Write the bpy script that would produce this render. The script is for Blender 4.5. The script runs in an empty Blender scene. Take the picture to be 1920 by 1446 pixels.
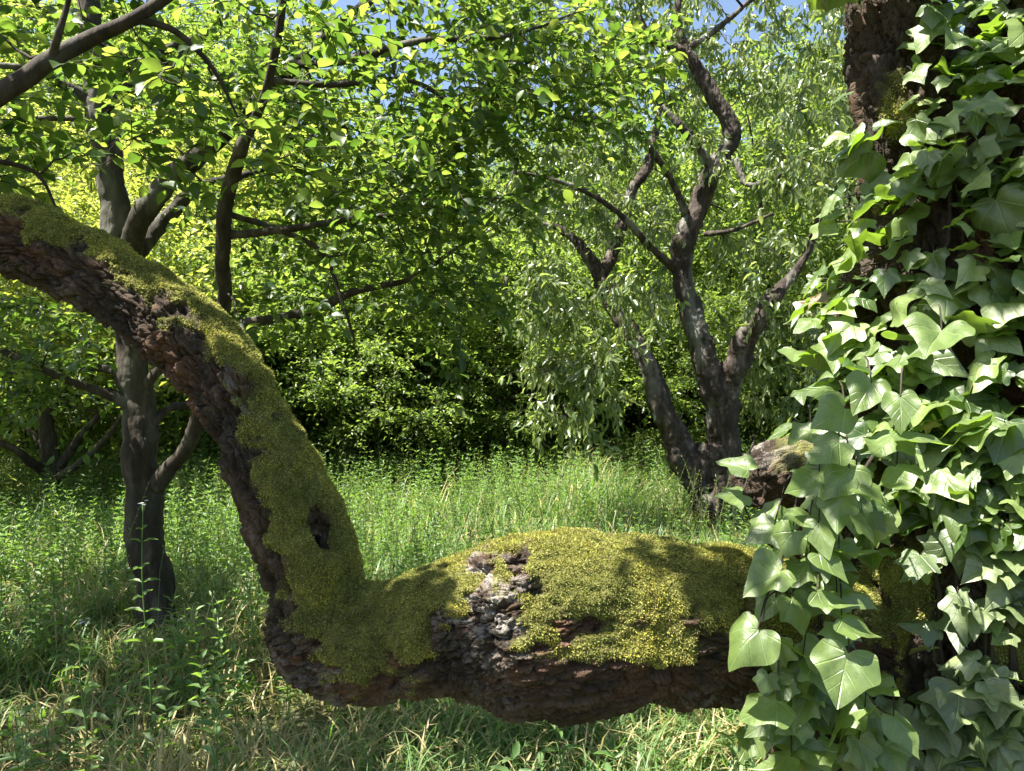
import bpy, math, random
import numpy as np
from mathutils import Vector

# ------------------------------------------------------------------ camera, world, sun, exposure
SC = bpy.context.scene
COL = SC.collection
F = 1480.0; W0 = 1920.0; H0 = 1446.0; HOR = 700.0; CH = 1.5
PITCH = math.atan((H0/2-HOR)/F)
cam = bpy.data.cameras.new('camera'); camo = bpy.data.objects.new('camera', cam); COL.objects.link(camo)
cam.sensor_width = 36; cam.lens = 36*F/W0; cam.clip_start = 0.05; cam.clip_end = 3000
camo.location = (0, 0, CH); camo.rotation_euler = (math.pi/2-PITCH, 0, 0)
SC.camera = camo

SUN_EL, SUN_AZ = 64.0, -108.0          # azimuth clockwise from +Y (view direction)
S = np.array([math.sin(math.radians(SUN_AZ))*math.cos(math.radians(SUN_EL)),
              math.cos(math.radians(SUN_AZ))*math.cos(math.radians(SUN_EL)),
              math.sin(math.radians(SUN_EL))])
w = bpy.data.worlds.new('World'); SC.world = w; w.use_nodes = True
nt = w.node_tree; bg = nt.nodes['Background']
sky = nt.nodes.new('ShaderNodeTexSky'); sky.sky_type = 'NISHITA'; sky.sun_disc = False
sky.sun_elevation = math.radians(SUN_EL); sky.sun_rotation = math.radians(SUN_AZ)
sky.dust_density = 1.5
nt.links.new(sky.outputs[0], bg.inputs[0]); bg.inputs[1].default_value = 0.06
sl = bpy.data.lights.new('sun', 'SUN'); sl.energy = 5.0; sl.angle = math.radians(0.5); sl.color = (1, 0.95, 0.86)
so = bpy.data.objects.new('sun', sl); COL.objects.link(so)
so.rotation_euler = Vector(tuple(S)).to_track_quat('Z', 'Y').to_euler()
SC.view_settings.view_transform = 'Standard'; SC.view_settings.look = 'None'
SC.view_settings.gamma = 1; SC.view_settings.exposure = 2.1
cy = SC.cycles
cy.max_bounces = 10; cy.diffuse_bounces = 6; cy.glossy_bounces = 2; cy.transmission_bounces = 6
cy.sample_clamp_indirect = 8; cy.use_adaptive_sampling = True; cy.adaptive_threshold = 0.02
cy.caustics_reflective = False; cy.caustics_refractive = False
try:
    cy.use_denoising = True; cy.denoiser = 'OPENIMAGEDENOISE'; cy.denoising_prefilter = 'ACCURATE'
except Exception: pass

# ------------------------------------------------------------------ helpers
RNG = np.random.default_rng(7)
cp, sp_ = math.cos(PITCH), math.sin(PITCH)
def P(px, py, d):
    """photo pixel + distance along the view axis -> world point"""
    px = np.asarray(px, float); py = np.asarray(py, float); d = np.asarray(d, float)
    x = (px-W0/2)/F; y = np.ones_like(x); z = -(py-H0/2)/F
    y2 = y*cp + z*sp_; z2 = -y*sp_ + z*cp
    k = d/y2
    return np.stack([x*k, y2*k, CH+z2*k], -1)
def proj(p):
    p = np.asarray(p, float); x = p[..., 0]; y = p[..., 1]; z = p[..., 2]-CH
    yc = y*cp - z*sp_; zc = y*sp_ + z*cp
    return W0/2+F*x/yc, H0/2-F*zc/yc
def norm(v):
    return v/np.maximum(np.linalg.norm(v, axis=-1, keepdims=True), 1e-9)

def _h(ix, iy, iz, seed):
    h = (ix*374761393 + iy*668265263 + iz*2147483647 + seed*1274126177) & 0xffffffff
    h = ((h ^ (h >> 13))*1274126177) & 0xffffffff
    h = ((h ^ (h >> 16))*2246822519) & 0xffffffff
    return ((h ^ (h >> 15)) & 0xffffff)/float(0xffffff)
def vnoise(p, seed=0):
    p = np.asarray(p, float); i = np.floor(p).astype(np.int64); f = p-i; f = f*f*(3-2*f)
    r = 0
    for dx in (0, 1):
        for dy in (0, 1):
            for dz in (0, 1):
                wgt = (f[..., 0] if dx else 1-f[..., 0])*(f[..., 1] if dy else 1-f[..., 1])*(f[..., 2] if dz else 1-f[..., 2])
                r = r + wgt*_h(i[..., 0]+dx, i[..., 1]+dy, i[..., 2]+dz, seed)
    return r*2-1
def fbm(p, seed=0, o=4, g=0.5):
    a = 1; s = 0; r = 0
    for k in range(o):
        r = r + a*vnoise(p*(2**k)+k*17.3, seed+k); s += a; a *= g
    return r/s
def cellular(p, seed=0):
    """distance to border between cells (F2-F1)"""
    i = np.floor(p).astype(np.int64); d1 = np.full(p.shape[0], 9.); d2 = d1.copy(); idv = d1.copy()
    for dx in (-1, 0, 1):
        for dy in (-1, 0, 1):
            for dz in (-1, 0, 1):
                j = i+np.array([dx, dy, dz])
                c = np.stack([_h(j[:, 0], j[:, 1], j[:, 2], seed+k) for k in range(3)], -1)+j
                d = np.linalg.norm(c-p, axis=1)
                m = d < d1
                d2 = np.where(m, d1, np.minimum(d2, d)); idv = np.where(m, c[:, 0]*7.13 % 1, idv); d1 = np.where(m, d, d1)
    return d1, d2-d1, idv

class MB:
    def __init__(s): s.v = []; s.f = {}; s.n = 0; s.uv = {}
    def add(s, v, f):
        v = np.asarray(v, float).reshape(-1, 3); f = np.asarray(f, int)
        s.v.append(v); s.f.setdefault(f.shape[1], []).append(f+s.n); s.n += len(v)
    def verts(s): return np.concatenate(s.v)
def build(name, mb, mat, parent=None, smooth=True, attrs=None, fattrs=None):
    V = mb.verts() if isinstance(mb, MB) else mb[0]
    fs = {k: np.concatenate(x) for k, x in mb.f.items()} if isinstance(mb, MB) else mb[1]
    me = bpy.data.meshes.new(name)
    me.vertices.add(len(V)); me.vertices.foreach_set('co', V.astype(np.float32).ravel())
    L = []; ls = []; lt = []; o = 0
    for k, a in fs.items():
        L.append(a.ravel()); n = len(a); ls.append(o+np.arange(n)*k); lt.append(np.full(n, k)); o += n*k
    L = np.concatenate(L); ls = np.concatenate(ls); lt = np.concatenate(lt)
    me.loops.add(len(L)); me.loops.foreach_set('vertex_index', L.astype(np.int32))
    me.polygons.add(len(ls)); me.polygons.foreach_set('loop_start', ls.astype(np.int32))
    me.polygons.foreach_set('loop_total', lt.astype(np.int32))
    if smooth: me.polygons.foreach_set('use_smooth', np.ones(len(ls), bool))
    for k, a in (attrs or {}).items():
        a = np.asarray(a, np.float32)
        if a.ndim == 1:
            at = me.attributes.new(k, 'FLOAT', 'POINT'); at.data.foreach_set('value', a)
        else:
            at = me.attributes.new(k, 'FLOAT_VECTOR', 'POINT'); at.data.foreach_set('vector', a.ravel())
    me.update(calc_edges=True); me.validate()
    me.materials.append(mat)
    ob = bpy.data.objects.new(name, me); COL.objects.link(ob)
    if parent: ob.parent = parent
    return ob
def tag(o, label=None, cat=None, group=None, kind=None):
    if label: o['label'] = label
    if cat: o['category'] = cat
    if group: o['group'] = group
    if kind: o['kind'] = kind
    return o
def thing(name, label, cat, loc=(0, 0, 0), group=None):
    o = bpy.data.objects.new(name, None); COL.objects.link(o); o.empty_display_size = 0.1
    o.location = tuple(float(c) for c in loc)
    return tag(o, label, cat, group)
def hang(o, parent):
    """parent a mesh modelled in world space under an Empty"""
    o.parent = parent
    me = o.data; l = np.array(parent.location if parent.type == 'EMPTY' else (0, 0, 0))
    if l.any():
        n = len(me.vertices); c = np.empty(n*3, np.float32); me.vertices.foreach_get('co', c)
        c = c.reshape(-1, 3)-l.astype(np.float32); me.vertices.foreach_set('co', c.ravel()); me.update()
    return o

def cat_rom(pts, n):
    """resample a polyline (N x k) smoothly, n points per span"""
    p = np.asarray(pts, float); q = np.vstack([2*p[0]-p[1], p, 2*p[-1]-p[-2]]); out = []
    for i in range(1, len(q)-2):
        t = np.linspace(0, 1, n, endpoint=False)[:, None]
        a, b, c, d = q[i-1], q[i], q[i+1], q[i+2]
        out.append(.5*((2*b)+(c-a)*t+(2*a-5*b+4*c-d)*t*t+(3*b-a-3*c+d)*t**3))
    out.append(p[-1:]); return np.vstack(out)
def tube(mb, pts, rad, sides=8, rough=0.0, seed=0, cap=True, fine=0.0):
    pts = np.asarray(pts, float); rad = np.asarray(rad, float); n = len(pts)
    T = norm(np.gradient(pts, axis=0))
    ref = np.array([0.31, 0.87, 0.12]) if abs(T[0] @ np.array([0.31, 0.87, 0.12])) < .85 else np.array([1., 0, 0])
    A = []; a = norm(np.cross(T[0], ref))
    for t in T:
        a = a-t*(a @ t); a = norm(a); A.append(a)
    A = np.array(A); B = np.cross(T, A)
    th = np.linspace(0, 2*np.pi, sides, endpoint=False)
    off = A[:, None]*np.cos(th)[None, :, None]+B[:, None]*np.sin(th)[None, :, None]
    V = pts[:, None]+off*rad[:, None, None]
    if rough: V = V+off*(fbm(V.reshape(-1, 3)*np.array([9, 9, 4.]), seed, 3).reshape(n, sides, 1)*rad[:, None, None]*rough)
    if fine: V = V+off*(np.abs(fbm(V.reshape(-1, 3)*np.array([38, 38, 16.]), seed+3, 4)).reshape(n, sides, 1)*rad[:, None, None]**.5*fine*.2)
    V = V.reshape(-1, 3)
    i = np.arange(n-1)[:, None]*sides; j = np.arange(sides)[None]; j2 = (j+1) % sides
    f = np.stack([i+j, i+j2, i+sides+j2, i+sides+j], -1).reshape(-1, 4)
    mb.add(V, f)
    if cap:
        mb.v.append(np.vstack([pts[:1], pts[-1:]])); c0 = mb.n; mb.n += 2; b = c0-len(V)
        j = np.arange(sides); j2 = (j+1) % sides
        mb.f.setdefault(3, []).append(np.stack([b+j2, b+j, np.full(sides, c0)], -1))
        mb.f.setdefault(3, []).append(np.stack([b+(n-1)*sides+j, b+(n-1)*sides+j2, np.full(sides, c0+1)], -1))
def twigs(mb, a, b, c, r0, r1):
    """many thin 3-sided, two-segment twigs at once (a,b,c: N x 3)"""
    N = len(a)
    if not N: return
    T = norm(c-a); A = norm(np.cross(T, np.array([0.3, 0.5, 0.8]))); B = np.cross(T, A)
    V = []
    for p, r in ((a, r0), (b, (r0+r1)/2), (c, r1)):
        for k in range(3):
            an = k*2.0944
            V.append(p+(A*math.cos(an)+B*math.sin(an))*np.reshape(r, (-1, 1)))
    V = np.stack(V, 1).reshape(-1, 3)
    f = []
    for s in range(2):
        for k in range(3): f.append([s*3+k, s*3+(k+1) % 3, s*3+3+(k+1) % 3, s*3+3+k])
    f = np.array(f)[None]+(np.arange(N)*9)[:, None, None]
    mb.add(V, f.reshape(-1, 4))

# leaf templates: x across, y along, z up ; faces
LEAF_OVATE = (np.array([[0, 0, 0], [.30, .22, .07], [.40, .5, .09], [.22, .82, .02], [0, 1, -.14], [-.22, .82, .02], [-.40, .5, .09], [-.30, .22, .07], [0, .5, 0]], float),
              np.array([[8, 0, 1], [8, 1, 2], [8, 2, 3], [8, 3, 4], [8, 4, 5], [8, 5, 6], [8, 6, 7], [8, 7, 0]]))
LEAF_LANCE = (np.array([[0, 0, 0], [.5, .35, .10], [.34, .72, .0], [0, 1, -.2], [-.34, .72, .0], [-.5, .35, .10], [0, .5, -.02]], float),
              np.array([[6, 0, 1], [6, 1, 2], [6, 2, 3], [6, 3, 4], [6, 4, 5], [6, 5, 0]]))
LEAF_FAR = (np.array([[0, 0, 0], [.42, .45, .1], [0, 1, -.1], [-.42, .45, .1]], float), np.array([[0, 1, 2], [0, 2, 3]]))
def leaves(mb, tmpl, pos, axis, nrm, L, Wd):
    v, f = tmpl; N = len(pos)
    axis = norm(axis); X = norm(np.cross(axis, nrm)); Z = np.cross(X, axis)
    L = np.broadcast_to(L, (N,))[:, None, None]; Wd = np.broadcast_to(Wd, (N,))[:, None, None]
    V = pos[:, None]+X[:, None]*(v[None, :, :1]*Wd)+axis[:, None]*(v[None, :, 1:2]*L)+Z[:, None]*(v[None, :, 2:]*L)
    ff = f[None]+(np.arange(N)*len(v))[:, None, None]
    mb.add(V.reshape(-1, 3), ff.reshape(-1, f.shape[1]))

# ------------------------------------------------------------------ materials
def newmat(name):
    m = bpy.data.materials.new(name); m.use_nodes = True; n = m.node_tree.nodes; n.clear()
    return m, n, m.node_tree.links
def ramp(n, stops):
    r = n.new('ShaderNodeValToRGB'); e = r.color_ramp.elements
    while len(e) < len(stops): e.new(0.5)
    for k, (p, c) in enumerate(stops): e[k].position = p; e[k].color = (*c, 1)
    return r
def leaf_mat(name, cols, tcols, trans=0.42, rough=0.42, spec=0.5, nscale=0):
    m, n, l = newmat(name)
    g = n.new('ShaderNodeNewGeometry'); st = [(k/(len(cols)-1), c) for k, c in enumerate(cols)]
    r1 = ramp(n, st); r2 = ramp(n, [(k/(len(tcols)-1), c) for k, c in enumerate(tcols)])
    l.new(g.outputs['Random Per Island'], r1.inputs[0]); l.new(g.outputs['Random Per Island'], r2.inputs[0])
    p = n.new('ShaderNodeBsdfPrincipled'); p.inputs['Roughness'].default_value = rough
    p.inputs['Specular IOR Level'].default_value = spec
    t = n.new('ShaderNodeBsdfTranslucent'); x = n.new('ShaderNodeMixShader'); x.inputs[0].default_value = trans
    l.new(r1.outputs[0], p.inputs['Base Color']); l.new(r2.outputs[0], t.inputs['Color'])
    l.new(p.outputs[0], x.inputs[1]); l.new(t.outputs[0], x.inputs[2])
    o = n.new('ShaderNodeOutputMaterial'); l.new(x.outputs[0], o.inputs[0]); return m
M = {}
M['leaf_green'] = leaf_mat('broad_leaf', [(.022, .05, .012), (.045, .085, .02), (.08, .12, .03)], [(.10, .20, .02), (.20, .33, .035), (.40, .50, .07)], .48)
M['leaf_cherry'] = leaf_mat('cherry_leaf', [(.06, .10, .03), (.11, .155, .055), (.19, .23, .10)], [(.26, .38, .06), (.46, .56, .12)], .42, .34, .8)
M['leaf_bg'] = leaf_mat('orchard_leaf', [(.05, .095, .02), (.09, .145, .035), (.15, .20, .055)], [(.24, .40, .04), (.46, .60, .09)], .45, .42)
M['leaf_yel'] = leaf_mat('pale_leaf', [(.08, .12, .02), (.13, .175, .035), (.20, .23, .06)], [(.38, .48, .05), (.62, .68, .12)], .5, .45)
M['leaf_dark'] = leaf_mat('dark_leaf', [(.03, .06, .018), (.05, .09, .025), (.08, .12, .035)], [(.14, .26, .04), (.24, .36, .06)], .35, .4)
M['weed'] = leaf_mat('weed_leaf', [(.06, .12, .035), (.11, .19, .065), (.19, .27, .115)], [(.22, .42, .04), (.32, .5, .06)], .4, .45)
M['petal'] = leaf_mat('petal', [(.6, .58, .62), (.75, .72, .75)], [(.6, .6, .6), (.7, .7, .7)], .3, .6)

def bark_mat(name, dark, mid, light, scale=14, bump=.5, lich=.25, attr=None):
    m, n, l = newmat(name)
    if attr:
        tc = n.new('ShaderNodeAttribute'); tc.attribute_name = attr; vec = tc.outputs['Vector']
    else:
        tc = n.new('ShaderNodeTexCoord'); mp = n.new('ShaderNodeMapping'); mp.inputs['Scale'].default_value = (1, 1, .3)
        l.new(tc.outputs['Object'], mp.inputs[0]); vec = mp.outputs[0]
    n1 = n.new('ShaderNodeTexNoise'); n1.inputs['Scale'].default_value = scale; n1.inputs['Detail'].default_value = 8; n1.inputs['Roughness'].default_value = .65
    l.new(vec, n1.inputs['Vector'])
    v1 = n.new('ShaderNodeTexVoronoi'); v1.feature = 'DISTANCE_TO_EDGE'; v1.inputs['Scale'].default_value = scale*2
    l.new(vec, v1.inputs['Vector'])
    r = ramp(n, [(.3, dark), (.52, mid), (.75, light)]); l.new(n1.outputs[0], r.inputs[0])
    n2 = n.new('ShaderNodeTexNoise'); n2.inputs['Scale'].default_value = scale*.35; n2.inputs['Detail'].default_value = 4
    l.new(vec, n2.inputs['Vector'])
    r2 = ramp(n, [(.55, (0, 0, 0)), (.68, (lich, lich, lich))]); l.new(n2.outputs[0], r2.inputs[0])
    mx = n.new('ShaderNodeMixRGB'); l.new(r2.outputs[0], mx.inputs[0]); l.new(r.outputs[0], mx.inputs[1]); mx.inputs[2].default_value = (.32, .33, .28, 1)
    p = n.new('ShaderNodeBsdfPrincipled'); p.inputs['Roughness'].default_value = .85; p.inputs['Specular IOR Level'].default_value = .25
    l.new(mx.outputs[0], p.inputs['Base Color'])
    mm = n.new('ShaderNodeMath'); mm.operation = 'MULTIPLY_ADD'; mm.inputs[1].default_value = .6
    cl = n.new('ShaderNodeMath'); cl.operation = 'MINIMUM'; cl.inputs[1].default_value = .25
    l.new(v1.outputs['Distance'], cl.inputs[0]); l.new(cl.outputs[0], mm.inputs[0]); l.new(n1.outputs[0], mm.inputs[2])
    b = n.new('ShaderNodeBump'); b.inputs['Strength'].default_value = bump; b.inputs['Distance'].default_value = .02
    l.new(mm.outputs[0], b.inputs['Height']); l.new(b.outputs[0], p.inputs['Normal'])
    o = n.new('ShaderNodeOutputMaterial'); l.new(p.outputs[0], o.inputs[0]); return m
M['bark_smooth'] = bark_mat('smooth_bark', (.014, .011, .008), (.042, .035, .025), (.12, .105, .08), 13, .7)
M['bark_cherry'] = bark_mat('cherry_bark', (.016, .012, .01), (.05, .038, .03), (.17, .14, .115), 16, 1.0, .4)
M['bark_dark'] = bark_mat('twig_bark', (.014, .010, .008), (.035, .026, .02), (.075, .06, .048), 20, .4, .1)

# old tree: bark + moss film, all driven by surface attributes of the mesh
def old_bark():
    m, n, l = newmat('old_bark')
    at = n.new('ShaderNodeAttribute'); at.attribute_name = 'grain'; vec = at.outputs['Vector']
    am = n.new('ShaderNodeAttribute'); am.attribute_name = 'moss'
    ac = n.new('ShaderNodeAttribute'); ac.attribute_name = 'crack'
    al = n.new('ShaderNodeAttribute'); al.attribute_name = 'lichen'
    ap = n.new('ShaderNodeAttribute'); ap.attribute_name = 'plate'
    def noise(s, d=8, r=.65, v=vec):
        x = n.new('ShaderNodeTexNoise'); x.inputs['Scale'].default_value = s; x.inputs['Detail'].default_value = d; x.inputs['Roughness'].default_value = r
        l.new(v, x.inputs['Vector']); return x
    n1 = noise(9); r = ramp(n, [(.28, (.012, .009, .006)), (.45, (.04, .028, .018)), (.6, (.085, .062, .042)), (.78, (.18, .15, .115))]); l.new(n1.outputs[0], r.inputs[0])
    # rusty underbark
    n2 = noise(4.5, 7, .75); r2 = ramp(n, [(.52, (0, 0, 0)), (.62, (.65, .65, .65))]); l.new(n2.outputs[0], r2.inputs[0])
    m1 = n.new('ShaderNodeMixRGB'); l.new(r2.outputs[0], m1.inputs[0]); l.new(r.outputs[0], m1.inputs[1]); m1.inputs[2].default_value = (.11, .045, .022, 1)
    # plates tone
    m2 = n.new('ShaderNodeMixRGB'); m2.blend_type = 'MULTIPLY'; m2.inputs[0].default_value = .7
    rp = ramp(n, [(0, (.55, .5, .47)), (1, (1.25, 1.2, 1.15))]); l.new(ap.outputs['Fac'], rp.inputs[0])
    l.new(m1.outputs[0], m2.inputs[1]); l.new(rp.outputs[0], m2.inputs[2])
    # lichen
    n3 = noise(34, 8, .75); ml = n.new('ShaderNodeMath'); ml.operation = 'MULTIPLY'
    r3 = ramp(n, [(.48, (0, 0, 0)), (.56, (1, 1, 1))]); l.new(n3.outputs[0], r3.inputs[0]); l.new(r3.outputs[0], ml.inputs[0]); l.new(al.outputs['Fac'], ml.inputs[1])
    m3 = n.new('ShaderNodeMixRGB'); l.new(ml.outputs[0], m3.inputs[0]); l.new(m2.outputs[0], m3.inputs[1]); m3.inputs[2].default_value = (.30, .27, .235, 1)
    # moss
    n4 = noise(26, 6); r4 = ramp(n, [(.3, (.04, .045, .012)), (.5, (.14, .145, .035)), (.7, (.26, .25, .07))]); l.new(n4.outputs[0], r4.inputs[0])
    m4 = n.new('ShaderNodeMixRGB'); l.new(am.outputs['Fac'], m4.inputs[0]); l.new(m3.outputs[0], m4.inputs[1]); l.new(r4.outputs[0], m4.inputs[2])
    p = n.new('ShaderNodeBsdfPrincipled'); p.inputs['Roughness'].default_value = .85; p.inputs['Specular IOR Level'].default_value = .3
    l.new(m4.outputs[0], p.inputs['Base Color'])
    n5 = noise(30, 9, .75)
    b = n.new('ShaderNodeBump'); b.inputs['Strength'].default_value = 1; b.inputs['Distance'].default_value = .016
    vo = n.new('ShaderNodeTexVoronoi'); vo.feature = 'DISTANCE_TO_EDGE'; vo.inputs['Scale'].default_value = 85; wn = noise(12, 4)
    wm = n.new('ShaderNodeMixRGB'); wm.inputs[0].default_value = .06; l.new(vec, wm.inputs[1]); l.new(wn.outputs['Color'], wm.inputs[2]); l.new(wm.outputs[0], vo.inputs['Vector'])
    mn = n.new('ShaderNodeMath'); mn.operation = 'MINIMUM'; mn.inputs[1].default_value = .12; l.new(vo.outputs['Distance'], mn.inputs[0])
    ma = n.new('ShaderNodeMath'); ma.operation = 'MULTIPLY_ADD'; ma.inputs[1].default_value = 1.6; l.new(mn.outputs[0], ma.inputs[0]); l.new(n5.outputs[0], ma.inputs[2])
    l.new(ma.outputs[0], b.inputs['Height'])
    b2 = n.new('ShaderNodeBump'); b2.inputs['Strength'].default_value = .6; b2.inputs['Distance'].default_value = .015
    l.new(n1.outputs[0], b2.inputs['Height']); l.new(b.outputs[0], b2.inputs['Normal']); l.new(b2.outputs[0], p.inputs['Normal'])
    o = n.new('ShaderNodeOutputMaterial'); l.new(p.outputs[0], o.inputs[0]); return m
M['old_bark'] = old_bark()
def moss_mat():
    m = leaf_mat('moss_frond', [(.08, .09, .022), (.235, .26, .06), (.51, .52, .15), (.22, .16, .07)], [(.22, .27, .04), (.46, .48, .09), (.6, .6, .16), (.3, .22, .08)], .35, .7, .2)
    n = m.node_tree.nodes; l = m.node_tree.links; p = next(x for x in n if x.type == 'BSDF_PRINCIPLED'); src = p.inputs['Base Color'].links[0].from_socket
    tc = n.new('ShaderNodeTexCoord'); no = n.new('ShaderNodeTexNoise'); no.inputs['Scale'].default_value = 9; no.inputs['Detail'].default_value = 5; l.new(tc.outputs['Object'], no.inputs['Vector'])
    r = ramp(n, [(.35, (.55, .62, .6)), (.5, (1, 1, 1)), (.62, (1.25, 1.2, .9)), (.75, (1.0, .8, .6))]); l.new(no.outputs[0], r.inputs[0])
    x = n.new('ShaderNodeMixRGB'); x.blend_type = 'MULTIPLY'; x.inputs[0].default_value = 1; l.new(src, x.inputs[1]); l.new(r.outputs[0], x.inputs[2]); l.new(x.outputs[0], p.inputs['Base Color'])
    return m
M['moss'] = moss_mat()

def ivy_mat(name, base, hi, tr):
    m, n, l = newmat(name)
    a = n.new('ShaderNodeAttribute'); a.attribute_name = 'luv'
    sx = n.new('ShaderNodeSeparateXYZ'); l.new(a.outputs['Vector'], sx.inputs[0])
    def math_(op, x, y=None, z=None):
        k = n.new('ShaderNodeMath'); k.operation = op
        for q, v in enumerate((x, y, z)):
            if v is None: continue
            if isinstance(v, (int, float)): k.inputs[q].default_value = v
            else: l.new(v, k.inputs[q])
        return k.outputs[0]
    ax = math_('ABSOLUTE', sx.outputs[0]); y = sx.outputs[1]; best = ax
    for deg, off in ((48, 0), (100, 0), (38, .28), (34, .52)):
        s, c = math.sin(math.radians(deg)), math.cos(math.radians(deg))
        yy = math_('SUBTRACT', y, off)
        dist = math_('ABSOLUTE', math_('SUBTRACT', math_('MULTIPLY', ax, c), math_('MULTIPLY', yy, s)))
        dist = math_('ADD', dist, 0.0 if off == 0 else .009)
        best = math_('MINIMUM', best, dist)
    vein = n.new('ShaderNodeMapRange'); vein.inputs[1].default_value = .004; vein.inputs[2].default_value = .020; vein.inputs[3].default_value = 1; vein.inputs[4].default_value = 0
    l.new(best, vein.inputs[0])
    g = n.new('ShaderNodeNewGeometry'); r1 = ramp(n, [(0, base), (.55, tuple(.5*(x+y_) for x, y_ in zip(base, hi))), (.93, hi), (.985, hi), (.99, (.13, .07, .035))]); l.new(g.outputs['Random Per Island'], r1.inputs[0])
    no = n.new('ShaderNodeTexNoise'); no.inputs['Scale'].default_value = 45; no.inputs['Detail'].default_value = 9; no.inputs['Roughness'].default_value = .75; l.new(n.new('ShaderNodeTexCoord').outputs['Object'], no.inputs['Vector'])
    mz = n.new('ShaderNodeMixRGB'); mz.blend_type = 'MULTIPLY'; mz.inputs[0].default_value = .8; l.new(r1.outputs[0], mz.inputs[1])
    rz = ramp(n, [(.34, (.35, .32, .25)), (.42, (.75, .78, .75)), (.6, (1.1, 1.1, 1.0)), (.7, (1.3, 1.25, 1.1))]); l.new(no.outputs[0], rz.inputs[0]); l.new(rz.outputs[0], mz.inputs[2])
    mx = n.new('ShaderNodeMixRGB'); l.new(math_('MULTIPLY', vein.outputs[0], .42), mx.inputs[0]); l.new(mz.outputs[0], mx.inputs[1]); mx.inputs[2].default_value = (.26, .34, .14, 1)
    p = n.new('ShaderNodeBsdfPrincipled'); p.inputs['Roughness'].default_value = .36; p.inputs['Specular IOR Level'].default_value = .85
    l.new(mx.outputs[0], p.inputs['Base Color'])
    b = n.new('ShaderNodeBump'); b.inputs['Strength'].default_value = .6; b.inputs['Distance'].default_value = .003
    l.new(math_('ADD', no.outputs[0], math_('MULTIPLY', vein.outputs[0], -.6)), b.inputs['Height']); l.new(b.outputs[0], p.inputs['Normal'])
    t = n.new('ShaderNodeBsdfTranslucent'); t.inputs['Color'].default_value = (*tr, 1)
    x = n.new('ShaderNodeMixShader'); x.inputs[0].default_value = .3; l.new(p.outputs[0], x.inputs[1]); l.new(t.outputs[0], x.inputs[2])
    o = n.new('ShaderNodeOutputMaterial'); l.new(x.outputs[0], o.inputs[0]); return m
M['ivy'] = ivy_mat('ivy_leaf', (.026, .062, .012), (.20, .265, .085), (.32, .52, .04))  # leaf colour carries some light: pale end for sunlit look, dark end for shade
M['ivy_pale'] = ivy_mat('pale_ivy_leaf', (.08, .12, .05), (.24, .28, .14), (.2, .36, .06))

def grass_mat():
    m, n, l = newmat('grass_blade')
    a = n.new('ShaderNodeAttribute'); a.attribute_name = 'dry'
    r1 = ramp(n, [(0, (.055, .115, .03)), (.3, (.13, .215, .075)), (.5, (.19, .23, .08)), (.75, (.38, .32, .15)), (1, (.50, .41, .22))]); l.new(a.outputs['Fac'], r1.inputs[0])
    r2 = ramp(n, [(0, (.16, .36, .03)), (.4, (.26, .46, .05)), (.7, (.45, .45, .12)), (1, (.5, .42, .2))]); l.new(a.outputs['Fac'], r2.inputs[0])
    p = n.new('ShaderNodeBsdfPrincipled'); p.inputs['Roughness'].default_value = .45; p.inputs['Specular IOR Level'].default_value = .45
    t = n.new('ShaderNodeBsdfTranslucent'); x = n.new('ShaderNodeMixShader'); x.inputs[0].default_value = .38
    l.new(r1.outputs[0], p.inputs['Base Color']); l.new(r2.outputs[0], t.inputs['Color'])
    l.new(p.outputs[0], x.inputs[1]); l.new(t.outputs[0], x.inputs[2])
    o = n.new('ShaderNodeOutputMaterial'); l.new(x.outputs[0], o.inputs[0]); return m
M['grass'] = grass_mat()
def ground_mat():
    m, n, l = newmat('soil_and_litter')
    tc = n.new('ShaderNodeTexCoord')
    no = n.new('ShaderNodeTexNoise'); no.inputs['Scale'].default_value = 3; no.inputs['Detail'].default_value = 10; no.inputs['Roughness'].default_value = .7
    l.new(tc.outputs['Object'], no.inputs['Vector'])
    r = ramp(n, [(.3, (.03, .035, .012)), (.5, (.07, .08, .025)), (.7, (.14, .11, .05))]); l.new(no.outputs[0], r.inputs[0])
    p = n.new('ShaderNodeBsdfPrincipled'); p.inputs['Roughness'].default_value = .95; l.new(r.outputs[0], p.inputs['Base Color'])
    b = n.new('ShaderNodeBump'); b.inputs['Distance'].default_value = .05; l.new(no.outputs[0], b.inputs['Height']); l.new(b.outputs[0], p.inputs['Normal'])
    o = n.new('ShaderNodeOutputMaterial'); l.new(p.outputs[0], o.inputs[0]); return m
M['ground'] = ground_mat()

# ------------------------------------------------------------------ ground, grass, weeds
def gz(x, y):
    q = np.stack([np.asarray(x, float)*.25, np.asarray(y, float)*.25, np.zeros_like(np.asarray(x, float))], -1)
    return .10*vnoise(q, 3)*np.clip((np.abs(x)+np.abs(y)-1)/5, 0, 1)
def make_ground():
    c = np.concatenate([-np.geomspace(900, 16, 22), np.linspace(-15, 45, 121), np.geomspace(50, 900, 18)])
    cx = np.concatenate([-np.geomspace(900, 26, 20), np.linspace(-25, 25, 101), np.geomspace(26, 900, 20)])
    X, Y = np.meshgrid(cx, c); nx = len(cx); V = np.stack([X, Y, gz(X, Y)], -1).reshape(-1, 3)
    i = np.arange(len(c)-1)[:, None]*nx+np.arange(nx-1)[None]
    f = np.stack([i, i+1, i+nx+1, i+nx], -1).reshape(-1, 4)
    return tag(build('ground', (V, {4: f}), M['ground']), kind='structure')
make_ground()

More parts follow.
